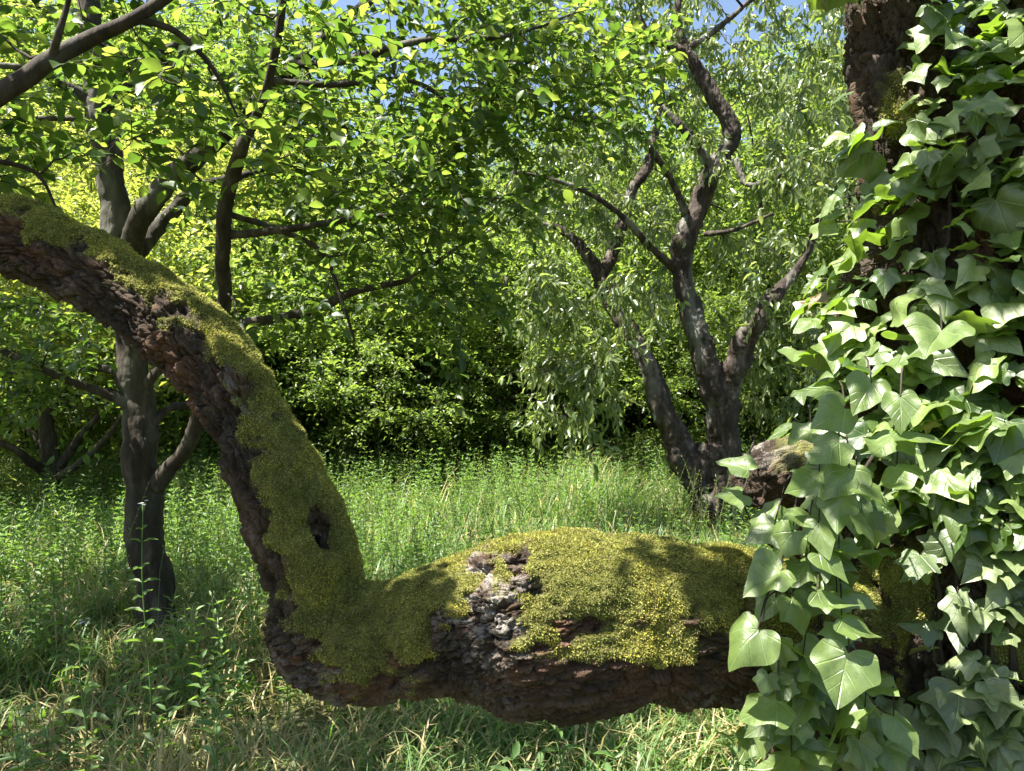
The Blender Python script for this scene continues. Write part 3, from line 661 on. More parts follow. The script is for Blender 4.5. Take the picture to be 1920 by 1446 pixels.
for px, d, rz, sc, lab in [
    (640, 10.2, 0, 1.0, 'bright shrub at the left end of the clearing, beside the mossy limb'),
    (1130, 11.2, 1, .8, 'bright shrub at the far edge of the meadow, left of the cherry'),
    (1420, 10.0, 2, .8, 'bright shrub right of the cherry trunk'),
    (1240, 10.6, 4.4, .9, 'bright shrub showing between the stems of the cherry'),
    (440, 9.3, 1.4, .8, 'lowest bright shrub, close behind the arch of the mossy limb'),
    (560, 9.5, 3.3, .8, 'bright rounded shrub inside the bend of the mossy limb'),
    (790, 10.0, 2.7, .75, 'bright shrub at the foot of the slender pale-stemmed tree'),
    (900, 10.3, 4.9, .7, 'bright low shrub at the foot of the thin leaning tree'),
    (380, 9.9, .2, .75, 'bright low shrub right of the slender trunk'),
    (700, 9.6, 5.2, .75, 'nearest bright shrub of the clearing edge, over the elbow of the mossy limb'),
    (20, 9.9, 3, 1.1, 'bright shrub in the meadow at the left edge'),
    (1600, 9.5, 4, .9, 'bright shrub behind the edge of the ivy'),
    (330, 9.8, 5, 1.05, 'bright shrub between the slender trunk and the mossy limb'),
    (520, 10.0, 2.2, 1.1, 'bright shrub framed by the arch of the mossy limb'),
    (770, 10.8, .6, 1.05, 'bright shrub in the left half of the clearing edge'),
    (880, 10.9, 0, .9, 'bright shrub in the middle of the clearing edge')]: put(Dd, px, d, rz, sc, lab)
for px, d, rz, sc, lab in [
    (960, 12.6, 0, .7, 'dark shrub in the shadow at the far middle of the clearing'),
    (1060, 12.3, 1, 1, 'dark shrub in the deepest shadow, left of the cherry'),
    (1180, 11.9, 2, .9, 'dark shrub seen through the fork of the cherry'),
    (200, 12.4, .5, .7, 'dark shrub in the shadow behind the slender trunk'),
    (1300, 12.6, 2.5, 1, 'dark shrub right behind the cherry trunk'),
    (1480, 12.6, 3.5, 1.05, 'dark shrub between the cherry and the sawn stub')]: put(E, px, d, rz, sc, lab)

# ------------------------------------------------------------------ the old mossy tree
def remesh(mb, voxel, smooth_it=6):
    ob = build('tmp', mb, M['old_bark']); md = ob.modifiers.new('r', 'REMESH'); md.mode = 'VOXEL'; md.voxel_size = voxel
    ms = ob.modifiers.new('s', 'SMOOTH'); ms.iterations = smooth_it; ms.factor = .6
    dg = bpy.context.evaluated_depsgraph_get(); dg.update(); ev = ob.evaluated_get(dg); me = ev.to_mesh()
    n = len(me.vertices); V = np.empty(n*3, np.float32); me.vertices.foreach_get('co', V); V = V.reshape(-1, 3).astype(float)
    N = np.empty(n*3, np.float32); me.vertices.foreach_get('normal', N); N = N.reshape(-1, 3).astype(float)
    m = len(me.polygons); lt = np.empty(m, np.int32); me.polygons.foreach_get('loop_total', lt)
    L = np.empty(len(me.loops), np.int32); me.loops.foreach_get('vertex_index', L)
    ev.to_mesh_clear(); d = ob.data; bpy.data.objects.remove(ob); bpy.data.meshes.remove(d)
    assert (lt == 4).all(); return V, N, L.reshape(-1, 4)
def vnormals(V, Fq):
    n = np.cross(V[Fq[:, 2]]-V[Fq[:, 0]], V[Fq[:, 3]]-V[Fq[:, 1]]); o = np.zeros_like(V)
    for k in range(4):
        for ax in range(3): o[:, ax] += np.bincount(Fq[:, k], n[:, ax], len(V))
    return norm(o)
def seg_coords(V, spine, rad):
    """nearest spine point: arclength u, radial vector"""
    u = np.concatenate([[0], np.cumsum(np.linalg.norm(np.diff(spine, axis=0), axis=1))])
    best = np.full(len(V), 1e9); idx = np.zeros(len(V), int)
    for i in range(len(spine)):
        d = ((V-spine[i])**2).sum(1)/(rad[i]**2); m = d < best; best[m] = d[m]; idx[m] = i
    T = norm(np.gradient(spine, axis=0))[idx]; rel = V-spine[idx]; al = (rel*T).sum(1)
    return u[idx]+al, rel-T*al[:, None], T, idx
def frames(spine):
    T = norm(np.gradient(spine, axis=0)); a = norm(np.cross(T[0], [0, 1., 0.1])); A = []
    for t in T: a = norm(a-t*(a @ t)); A.append(a)
    A = np.array(A); return A, np.cross(T, A)

def bark_relief(V, N, spine, rad, seed, plate=26., fur=.0115):
    u, rel, T, idx = seg_coords(V, spine, rad); A, Bb = frames(spine)
    ca = (rel*A[idx]).sum(1); cb = (rel*Bb[idx]).sum(1)
    grain = np.stack([u*.5, ca, cb], -1)
    warp = np.stack([fbm(V*7, seed+k, 3) for k in range(3)], -1)*.03
    g = (grain+warp)
    d1, e, idv = cellular(g*np.array([plate*1.0, plate*1.7, plate*1.7]), seed)
    crack = np.clip(1-e/.15, 0, 1)
    d1b, eb, idb = cellular(g*np.array([plate*2.4, plate*3.6, plate*3.6])+3.3, seed+2)
    ridg = 1-np.abs(fbm(g*np.array([26, 40, 40]), seed+9, 4))*2.2
    disp = -fur*crack**.8+fur*1.1*(idv-.5)-.5*fur*np.clip(1-eb/.18, 0, 1)**.8+.55*fur*(idb-.5)+.006*ridg*.7+.006*fbm(g*np.array([50, 130, 130]), seed+4, 3)
    return grain, crack, idv, disp
OLD = P(1790, 1500, 1.95)
old = thing('old_tree', 'massive ivy-clad tree at the right with a mossy limb bent low across the view', 'tree', (OLD[0], OLD[1], 0))

def edge_rows(rows):
    """(x1,y1,x2,y2,depth, squash) opposite outline points -> centre and radius"""
    r = np.array(rows, float); cx = (r[:, 0]+r[:, 2])/2; cyy = (r[:, 1]+r[:, 3])/2
    rad = np.hypot(r[:, 0]-r[:, 2], r[:, 1]-r[:, 3])/2*r[:, 4]/F
    return np.column_stack([P(cx, cyy, r[:, 4]), rad])
diag = edge_rows([(-420, 420, -420, 520, 2.15), (-200, 372, -200, 490, 2.08), (0, 372, -15, 508, 2.0), (100, 396, 70, 535, 1.96), (200, 442, 145, 578, 1.92), (290, 500, 222, 618, 1.88), (370, 550, 285, 668, 1.86), (435, 605, 335, 722, 1.83), (503, 695, 382, 785, 1.80),
                  (552, 790, 420, 870, 1.78), (598, 880, 443, 945, 1.76), (630, 950, 470, 1015, 1.75), (655, 1020, 500, 1078, 1.74), (676, 1090, 512, 1150, 1.74), (690, 1135, 505, 1205, 1.74), (700, 1180, 520, 1240, 1.74)])
horiz = edge_rows([(560, 1105, 545, 1235, 1.75), (600, 1100, 585, 1292, 1.75), (665, 1095, 655, 1308, 1.74), (740, 1093, 740, 1305, 1.74), (810, 1072, 815, 1298, 1.73), (880, 1042, 890, 1306, 1.72), (950, 1012, 965, 1326, 1.71), (1040, 998, 1050, 1335, 1.70), (1130, 998, 1130, 1328, 1.70),
                   (1210, 1006, 1210, 1308, 1.71), (1300, 1024, 1300, 1320, 1.73), (1400, 1032, 1400, 1325, 1.76), (1500, 1050, 1500, 1340, 1.8), (1620, 1050, 1640, 1360, 1.9), (1760, 1040, 1760, 1370, 1.95)])
D2 = cat_rom(diag, 12); H2 = cat_rom(horiz, 10)
def big_limb():
    mb = MB(); tube(mb, D2[:, :3], D2[:, 3], 32); tube(mb, H2[:, :3], H2[:, 3], 32)
    # knobs and swellings seen on the limb
    def knob(px, py, d, rp, tx, ty, td):
        a = P(px, py, d); b = P(tx, ty, td); r = rp*d/F; tube(mb, np.linspace(b, a, 6), np.linspace(r*1.3, r*.75, 6), 16)
    knob(835, 1195, 1.57, 20, 840, 1170, 1.72); knob(528, 1180, 1.70, 26, 570, 1190, 1.74); knob(980, 1085, 1.55, 26, 1000, 1120, 1.7)
    V, N, Fq = remesh(mb, .0029, 14)
    V = V-N*.003
    # lumps, burls
    V = V+N*(.018*fbm(V*6, 2, 3)+.011*fbm(V*17, 3, 2))[:, None]
    px, py = proj(V); front = N[:, 1] < .3
    def g(x, y, sx, sy, rot=0):
        c, s = math.cos(rot), math.sin(rot); dx = px-x; dy = py-y
        return np.exp(-(((dx*c+dy*s)/sx)**2+((-dx*s+dy*c)/sy)**2))*front
    V = V-N*(.10*g(606, 1003, 21, 31, -.4)-.014*g(606, 1000, 42, 50)+.03*g(962, 1062, 24, 14, -.5)+.020*g(905, 1075, 14, 26, .5)+.03*g(795, 1190, 14, 40, .1)+.02*g(870, 1130, 12, 16)
              -.018*g(850, 1150, 22, 45, .1)-.012*g(930, 1130, 40, 30)-.014*g(450, 700, 30, 20, .8)+.012*g(1130, 1180, 110, 26)-.012*g(1150, 1240, 160, 24))[:, None]
    N = vnormals(V, Fq)
    sp = np.vstack([D2[:-14], H2]); grain, crack, plate, disp = bark_relief(V, N, sp[:, :3], sp[:, 3], 5)
    # moss: grows on what faces up and to the right
    mx = np.array([-700, 0, 120, 230, 330, 420, 500, 560, 610, 700, 780, 830, 870, 905, 960, 1040, 1120, 1230, 1270, 1340, 1420, 1600, 2100])
    mt = np.array([.50, .48, .48, .50, .50, .42, .30, .12, -.02, -.14, -.08, .08, .38, .64, .52, .42, .40, .04, .06, .30, .42, .6, .6])
    md = norm(np.array([.45, -.12, .9])); up = N @ md
    thr = np.interp(px, mx, mt); hole = g(606, 1003, 21, 30, -.4)+.5*g(585, 960, 12, 30, .5)
    mossv = (up-thr)*2.2+1.45*fbm(V*8, 12, 4)+1.0*fbm(V*28, 14, 3)-4*hole
    moss = np.clip(mossv*1.0+.42, 0, 1); moss = moss*moss*(3-2*moss)
    lich = np.clip(g(900, 1120, 90, 80)*1.3+g(440, 745, 60, 60)*.15+g(620, 930, 60, 70)*.3+.35*np.clip(fbm(V*5, 40, 3)*3-.2, 0, 1), 0, 1)
    cush = .006+.007*fbm(V*24, 50, 3)+.005*fbm(V*60, 51, 2)
    V2 = V+N*(disp*(1-moss)+cush*moss)[:, None]
    ob = build('mossy_limb', (V2, {4: Fq}), M['old_bark'], attrs={'grain': grain, 'moss': moss*.85, 'crack': crack, 'lichen': lich, 'plate': plate})
    hang(ob, old); tag(ob, 'thick bent limb with yellow-green moss on top and dark cracked bark below')
    return V2, Fq, moss, ob
MOSS_N = 1
def moss_fronds(V, Fq, moss, n, seed, lo=.45, size=.010, vis=True):
    rng = np.random.default_rng(seed); N = vnormals(V, Fq); fm = moss[Fq].mean(1); e1 = V[Fq[:, 2]]-V[Fq[:, 0]]; e2 = V[Fq[:, 3]]-V[Fq[:, 1]]
    area = np.linalg.norm(np.cross(e1, e2), axis=1); w_ = area*np.clip(fm-lo+.12, 0, 1)**.9
    ctr = V[Fq].mean(1); w_ = w_*np.where(ctr[:, 0] < -1.6, .12, 1)*np.where(N[Fq[:, 0], 1] > .5, .15, 1)
    idx = rng.choice(len(Fq), n, p=w_/w_.sum()); a = rng.random((n, 1)); b = rng.random((n, 1))
    q = Fq[idx]; p = (V[q[:, 0]]*(1-a)+V[q[:, 1]]*a)*(1-b)+(V[q[:, 3]]*(1-a)+V[q[:, 2]]*a)*b; nn = N[q[:, 0]]
    flow = norm(np.array([0, 0, -1.])-nn*(-nn[:, 2:3])+1e-4)
    dirn = norm(nn*.6+flow*.6+rng.normal(size=(n, 3))*.5); L = size*(.6+.9*rng.random(n)); mb = MB()
    tm = (np.array([[0, 0, 0], [.5, .4, .12], [0, 1, -.25], [-.5, .4, .12]], float), np.array([[0, 1, 2], [0, 2, 3]]))
    leaves(mb, tm, p-nn*.002, dirn, rng.normal(size=(n, 3)), L, L*.34); return mb
V2, Fq, moss, limb_ob = big_limb()
fr = build('moss', moss_fronds(V2, Fq, moss, 340000, 3, .28, .0058), M['moss'], smooth=False)
hang_loc = np.array(old.location)
fr.parent = limb_ob
c = np.empty(len(fr.data.vertices)*3, np.float32); fr.data.vertices.foreach_get('co', c); c = c.reshape(-1, 3)-hang_loc.astype(np.float32)
fr.data.vertices.foreach_set('co', c.ravel()); fr.data.update()

# trunk of the old tree
tr = px_limb([(1800, 2250, 1.98, 430), (1800, 1750, 1.98, 380), (1800, 1400, 1.98, 340), (1815, 1050, 1.98, 300), (1830, 780, 1.98, 265), (1835, 560, 1.98, 235), (1830, 380, 1.98, 200)])
stem1 = px_limb([(1800, 520, 2.0, 140), (1745, 360, 2.0, 120), (1700, 230, 2.0, 92), (1690, 110, 2.0, 82), (1672, 0, 2.0, 80), (1650, -150, 2.0, 76), (1640, -420, 2.0, 60), (1600, -800, 1.9, 44), (1500, -1300, 1.7, 28)])
stem2 = px_limb([(1850, 520, 1.98, 180), (1910, 300, 2.02, 165), (1990, 60, 2.1, 150), (2110, -250, 2.25, 130), (2260, -700, 2.5, 100), (2420, -1200, 2.7, 60)])
def old_trunk():
    mb = MB(); S1 = cat_rom(tr, 12)
    for a in (tr, stem1, stem2):
        q = cat_rom(a, 10); tube(mb, q[:, :3], q[:, 3], 36)
    V, N, Fq = remesh(mb, .0055, 8); V = V+N*(.03*fbm(V*4, 6, 3)+.012*fbm(V*11, 7, 3))[:, None]; N = vnormals(V, Fq)
    sp = np.vstack([cat_rom(tr, 6), cat_rom(stem1, 6), cat_rom(stem2, 6)]); grain, crack, plate, disp = bark_relief(V, N, sp[:, :3], sp[:, 3], 8, 20., .015)
    px, py = proj(V)
    g = lambda x, y, sx, sy: np.exp(-(((px-x)/sx)**2+((py-y)/sy)**2))
    mossv = (g(1665, 1060, 60, 40)+g(1690, 1150, 75, 75)+g(1660, 1240, 40, 70)+g(1900, 1210, 60, 90)+g(1690, 160, 90, 120)*.38+g(1600, 690, 60, 40)+g(1480, 870, 60, 40))*1.7-.85+1.9*fbm(V*11, 15, 4)
    moss = np.clip(mossv*2+.5, 0, 1); V2 = V+N*(disp*(1-moss)+.012*moss)[:, None]
    ob = build('trunk', (V2, {4: Fq}), M['old_bark'], attrs={'grain': grain, 'moss': moss*.9, 'crack': crack, 'lichen': np.clip(fbm(V*5, 41, 3)-.1, 0, 1), 'plate': plate})
    hang(ob, old); f2 = build('moss', moss_fronds(V2, Fq, moss, 42000, 9, .45, .0075), M['moss'], smooth=False); f2.parent = ob
    c = np.empty(len(f2.data.vertices)*3, np.float32); f2.data.vertices.foreach_get('co', c); c = c.reshape(-1, 3)-hang_loc.astype(np.float32); f2.data.vertices.foreach_set('co', c.ravel()); f2.data.update()
    # sawn stub behind the ivy
    st = px_limb([(1640, 880, 1.95, 95), (1560, 885, 1.86, 82), (1490, 888, 1.80, 70), (1440, 895, 1.76, 60), (1402, 908, 1.74, 50)])
    mb = MB(); q = cat_rom(st, 8); tube(mb, q[:, :3], q[:, 3], 30); V, N, Fq = remesh(mb, .005, 2); V = V+N*(.008*fbm(V*14, 6, 3))[:, None]; N = vnormals(V, Fq)
    grain, crack, plate, disp = bark_relief(V, N, q[:, :3], q[:, 3], 18, 12., .012); px, py = proj(V)
    moss = np.clip((N[:, 2]*1.0+fbm(V*12, 5, 3)-.75+(px-1440)/160)*2, 0, 1)
    ob = build('branch_stub', (V+N*(disp*(1-moss))[:, None], {4: Fq}), M['old_bark'], attrs={'grain': grain, 'moss': moss*.9, 'crack': crack, 'lichen': np.clip(N[:, 2]-.3, 0, 1), 'plate': plate})
    hang(ob, old); return
old_trunk()

# the old tree's own crown, mostly above the frame: it casts the dappled shade
def old_crown():
    T = Tree(71); rng = T.rng; wood, leaf = MB(), MB()
    for a in (stem1[-4:], stem2[-4:]):
        q = cat_rom(a, 5); T.n = np.vstack([T.n, q[:, :3]]); T.r = np.append(T.r, q[:, 3])
    top1 = stem1[-1]; top2 = stem2[-1]
    T.limb([tuple(top1), (.2, 1.2, 4.2, .02), (-.8, .6, 4.9, .018), (-2.2, .2, 5.4, .01)], 8, 5, .2, wood)
    T.limb([tuple(top2), (2.0, .8, 4.0, .03), (2.4, .0, 4.8, .02), (2.2, -1.4, 5.4, .01)], 8, 5, .2, wood)
    T.limb([tuple(top2), (1.2, 1.4, 4.4, .03), (.6, 2.2, 5.4, .02), (0, 3.0, 6.2, .01)], 8, 5, .2, wood)
    gen = rng.random((150, 3))*np.array([4.5, 4.5, 2.6])+np.array([-1.5, -1.5, 4.2]); gen = gen[fbm(gen*1.0, 5, 2) > .05]
    c = gen; px, py = proj(c); c = c[~((c[:, 1] > .3) & (px > -60) & (px < 1980) & (py > -60))]
    c = open_to_sun(c)
    tips, dirs = T.fill(c, wood, .02); sprays(tips, dirs, rng, wood, leaf, LEAF_OVATE, 5, 6, .24, .07, .7, 'flat', .45)
    # thicker unseen sprays added towards the sun to shade parts of the ivy
    tg = [P(x, y, 1.62)+S*(2.2+1.0*rng.random())+rng.normal(size=3)*sp for x, y, n, sp in ((1990, 350, 2, .05), (1990, 640, 2, .05), (1660, 100, 2, .04), (1650, 1020, 1, .03), (1560, 1430, 2, .05)) for k in range(n)]
    tg = np.array(tg); px, py = proj(tg); tg = tg[(py < -40) | (tg[:, 1] < .3)]; T.n = np.vstack([T.n, tips]); T.r = np.append(T.r, np.full(len(tips), .006))
    tips, dirs = T.fill(tg, wood, .010); sprays(tips, dirs, rng, wood, leaf, LEAF_OVATE, 7, 7, .16, .06, .8, 'flat', .35)
    hang(build('branches', wood, M['bark_dark']), old); hang(build('crown', leaf, M['leaf_green']), old)
old_crown()

# near branch hanging in at the top left from a tree outside the frame
# (px, py, depth of the shaded spot, clusters, spread, height along the sun ray)
SHADE = [(640, 1220, 1.6, 9, .08, 1.9, 2.8), (700, 1180, 1.6, 3, .05, 1.9, 2.6), (600, 1050, 1.65, 6, .06, 2.1, 2.9), (490, 790, 1.75, 5, .06, 2.1, 2.8), (340, 600, 1.85, 5, .06, 1.9, 2.6), (70, 430, 1.95, 8, .09, 1.8, 2.6), (960, 1070, 1.6, 1, .02, 2.0, 2.2),
         (120, 1350, 3.1, 24, .5, 3.2, 4.4), (330, 1330, 3.2, 14, .35, 3.2, 4.4), (20, 1150, 3.8, 18, .5, 3.6, 4.8), (150, 1040, 4.6, 14, .45, 3.9, 5.0), (230, 1220, 3.7, 12, .35, 3.5, 4.5), (700, 1400, 3.0, 4, .2, 3.2, 4.2), (1130, 1400, 3.0, 3, .12, 3.2, 4.0)]
def overhang():
    T = Tree(91); rng = T.rng; t = thing('overhanging_tree', 'near tree reaching in from the upper left corner with dark branches and large backlit leaves', 'tree', (-2.9, 2.0, 0))
    hang(build('trunk', T.limb([(-2.9, 2.0, -.1, .16), (-2.9, 2.0, .8, .12), (-2.8, 2.05, 1.8, .10), (-2.7, 2.1, 2.8, .08), (-2.6, 2.2, 4.2, .05)], 14, 8, .15), M['bark_smooth']), t)
    for a in [[(-560, 560, 2.1, 30), (-250, 330, 2.2, 24), (0, 178, 2.3, 19), (90, 115, 2.35, 17), (170, 72, 2.4, 15), (250, 35, 2.4, 12), (350, -30, 2.45, 9), (480, -120, 2.5, 6)],
              [(95, 112, 2.35, 9), (110, 60, 2.3, 7), (128, 0, 2.3, 5), (140, -80, 2.2, 4)], [(-250, 330, 2.2, 12), (-80, 300, 2.4, 7), (60, 320, 2.5, 4), (110, 400, 2.5, 2)],
              [(250, 35, 2.4, 7), (330, 60, 2.45, 6), (400, 130, 2.5, 4), (450, 230, 2.5, 2)]]:
        hang(build('limb', T.limb(px_limb(a), 10, 6, .12), M['bark_dark']), t)
    c = np.vstack([px_centers(42, (-150, 620), (-120, 160), (2.1, 2.9), rng, 1.6), px_centers(16, (100, 560), (100, 330), (2.3, 2.9), rng), px_centers(14, (-150, 90), (180, 330), (2.2, 3.0), rng), px_centers(50, (-700, 700), (-900, -120), (2.0, 3.2), rng)])
    hi = c[:, 2] > 2.9; c = open_to_sun(np.vstack([c[~hi], open_to_sun(c[hi])]), [q for q in CLEAR if q[2] == 1.65 and 1150 < q[0] < 1490])
    tg = [P(x, y, d)+S*(h0+(h1-h0)*rng.random())+rng.normal(size=3)*sp for x, y, d, n, sp, h0, h1 in SHADE for k in range(n)]  # leaf clusters added out of view to cast shade on the listed spots
    tg = open_to_sun(np.array(tg), [q[:3]+((.36 if q[2] == 1.65 and q[0] > 1150 else .27 if q[2] == 1.65 and q[0] > 870 else .14),) for q in CLEAR]); px, py = proj(tg); tg = tg[(py < -30) | (px < -40)]
    wood, leaf = MB(), MB(); tips, dirs = T.fill(c, wood, .010); sprays(tips, dirs, rng, wood, leaf, LEAF_OVATE, 4, 7, .24, .064, .82, 'flat', .4)
    T.n = np.vstack([T.n, tips]); T.r = np.append(T.r, np.full(len(tips), .006)); tips, dirs = T.fill(tg, wood, .010); sprays(tips, dirs, rng, wood, leaf, LEAF_OVATE, 11, 8, .26, .070, .85, 'flat', .35)
    hang(build('branches', wood, M['bark_dark']), t); hang(build('crown', leaf, M['leaf_green']), t)
overhang()

# ------------------------------------------------------------------ ivy
def ivy_outline(kind):
    if kind == 'broad': h = [(0, .0), (.10, -.12), (.27, -.19), (.43, -.15), (.51, .0), (.58, .20), (.57, .35), (.40, .52), (.24, .76), (.1, .96), (0, 1.07)]
    elif kind == 'lobed': h = [(0, .0), (.10, -.14), (.26, -.22), (.44, -.14), (.42, .04), (.66, .26), (.62, .40), (.36, .47), (.26, .68), (.12, .92), (0, 1.12)]
    else: h = [(0, .0), (.12, -.12), (.38, -.16), (.52, .0), (.50, .16), (.68, .40), (.44, .50), (.30, .66), (.14, .88), (0, 1.1)]
    h = np.array(h); s = cat_rom(h, 3); full = np.vstack([s, (s*np.array([-1, 1]))[::-1][1:-1]]); return full
def ivy_template(kind):
    o = ivy_outline(kind); n = len(o); rings = (.0, .25, .5, .75, 1.); V = [np.array([[0, .03]])]
    for r in rings[1:]: V.append(o*r+np.array([0, .03])*(1-r))
    V = np.vstack(V); f3 = []; f4 = []
    for j in range(n):
        j2 = (j+1) % n; f3.append([0, 1+j, 1+j2])
        for k in range(3): b = 1+k*n; f4.append([b+j, b+n+j, b+n+j2, b+j2])
    return V, np.array(f3), np.array(f4)
IVY = {k: ivy_template(k) for k in ('broad', 'lobed', 'mid')}
def ivy_leaves(kind, pos, axis, nrm, size, rng):
    """returns verts, faces3, faces4, luv"""
    V, f3, f4 = IVY[kind]; N = len(pos); nv = len(V); axis = norm(axis); X = norm(np.cross(axis, nrm)); Z = np.cross(X, axis)
    x = V[None, :, 0]*(1+.14*rng.normal(size=(N, 1))); y = V[None, :, 1]*np.ones((N, 1)); ax = np.abs(x)
    fold = rng.normal(size=(N, 1))*.20+.15; curl = .12+.18*rng.normal(size=(N, 1)); wav = .03+.06*rng.random((N, 1)); ph = rng.random((N, 1))*6.28
    z = np.sqrt(ax*ax+.0004)*fold-curl*y*y-.25*ax*ax+wav*np.sin(ph+7*x+5*y)+wav*.8*np.cos(ph*2+11*x-6*y)*ax*1.4
    asym = .1*rng.normal(size=(N, 1)); x = x+asym*y*y
    s = np.reshape(size, (-1, 1, 1)); W_ = pos[:, None]+(X[:, None]*x[..., None]+axis[:, None]*y[..., None]+Z[:, None]*z[..., None])*s
    o = (np.arange(N)*nv)[:, None, None]; uv = np.tile(np.column_stack([V, np.zeros(nv)]), (N, 1))
    return W_.reshape(-1, 3), (f3[None]+o).reshape(-1, 3), (f4[None]+o).reshape(-1, 4), uv
def hit_front(px, py, spines):
    """front surface of the tubes under photo pixel: returns point and outward normal"""
    out = []
    o = np.array([0, 0, CH])
    for x, y in zip(px, py):
        dr = norm(P(x, y, 1.)-o); best = None
        for sp in spines:
            t = (sp[:, :3]-o) @ dr; cl = o+t[:, None]*dr; dist = np.linalg.norm(cl-sp[:, :3], axis=1); k = np.argmin(dist-sp[:, 3])
            m = dist < sp[:, 3]
            if m.any():
                tt = t-np.sqrt(np.maximum(sp[:, 3]**2-dist**2, 0)); tt[~m] = 9e9; j = np.argmin(tt)
                if best is None or tt[j] < best[0]: best = (tt[j], norm(o+dr*tt[j]-sp[j, :3]))
        out.append((o+dr*best[0], best[1]) if best else (None, None))
    return out
SPT = [cat_rom(a, 24) for a in (tr, stem1, stem2)]
def ivy_field(name, label, n, region, gaps, size, kinds, mat, seed, off=(.02, .12), petiole=True, group=None, parent_pt=None, spines=None):
    rng = np.random.default_rng(seed); pts = []
    while len(pts) < n:
        x = rng.uniform(region[0], region[1], 400); y = rng.uniform(region[2], region[3], 400)
        for a, b, (p, nn) in zip(x, y, hit_front(x, y, spines or SPT)):
            if p is None or rng.random() < max([math.exp(-(((a-g[0])/g[2])**2+((b-g[1])/g[3])**2)*.9)*g[4] for g in gaps]+[0]): continue
            pts.append((p, nn))
            if len(pts) >= n: break
    p = np.array([q[0] for q in pts]); nn = np.array([q[1] for q in pts]); N = len(p)
    nn = norm(nn+rng.normal(size=(N, 3))*.25); of = off[0]+(off[1]-off[0])*rng.random(N); pos = p+nn*of[:, None]
    leafn = norm(nn*.62+np.array([0, 0, .55])+S*.55+rng.normal(size=(N, 3))*.55)
    dn = np.array([0, 0, -1.])+rng.normal(size=(N, 3))*.7+nn*.25; dn = dn-leafn*(dn*leafn).sum(1)[:, None]
    sz = size[0]+(size[1]-size[0])*rng.random(N)**1.3
    t = thing(name, label, 'ivy', parent_pt if parent_pt is not None else (p[:, 0].mean(), p[:, 1].mean(), 0))
    mb = MB(); uvs = []; pick = rng.integers(len(kinds), size=N)
    for k, kind in enumerate(kinds):
        m = pick == k
        if not m.any(): continue
        V, f3, f4, uv = ivy_leaves(kind, pos[m], dn[m], leafn[m], sz[m], rng); mb.v.append(V); mb.f.setdefault(3, []).append(f3+mb.n); mb.f.setdefault(4, []).append(f4+mb.n); mb.n += len(V); uvs.append(uv)
    hang(build('foliage', mb, mat, attrs={'luv': np.vstack(uvs)}), t)
    st = MB(); root = p-nn*.005+np.array([0, 0, .03]); twigs(st, root, (root+pos)/2+nn*.012, pos, .0016, .0011)
    # climbing stems
    for k in range(14):
        i = rng.integers(N); q = p[i].copy(); path = [q.copy()]
        for s_ in range(16):
            q = q+np.array([rng.normal()*.012, 0, -.055]); x, y = proj(q); (h, hn), = hit_front([float(x)], [float(y)], spines or SPT)
            if h is None: break
            q = h; path.append(h+hn*.012)
        if len(path) > 3: tube(st, np.array(path), np.linspace(.004, .0065, len(path)), 6, .1)
    hang(build('stem', st, M['bark_dark']), t); return t
ivy_field('ivy', 'dense ivy curtain of glossy green leaves cloaking the upper trunk at the right edge', 850, (1430, 2180, -120, 1000),
          [(1650, 60, 70, 150, 1.6), (1610, 250, 50, 70, 1.4), (1690, 1080, 80, 130, 1.5), (1900, 600, 60, 130, .6), (1670, 190, 60, 60, 1.2)], (.042, .095), ('mid', 'lobed', 'mid', 'broad'), M['ivy'], 3)
ivy_field('ivy', 'pale grey-green sharply lobed ivy hanging down the lower trunk at the right edge', 230, (1700, 2100, 780, 1500),
          [(1690, 1130, 80, 160, 1.5), (1900, 1210, 50, 60, 1.2)], (.05, .085), ('lobed', 'mid'), M['ivy_pale'], 4, (.015, .08))
ivy_field('ivy', 'low ivy around the shaded foot of the old trunk below the bent limb', 170, (1440, 2100, 1300, 2100),
          [], (.06, .10), ('mid', 'lobed'), M['ivy'], 6, (.01, .06))
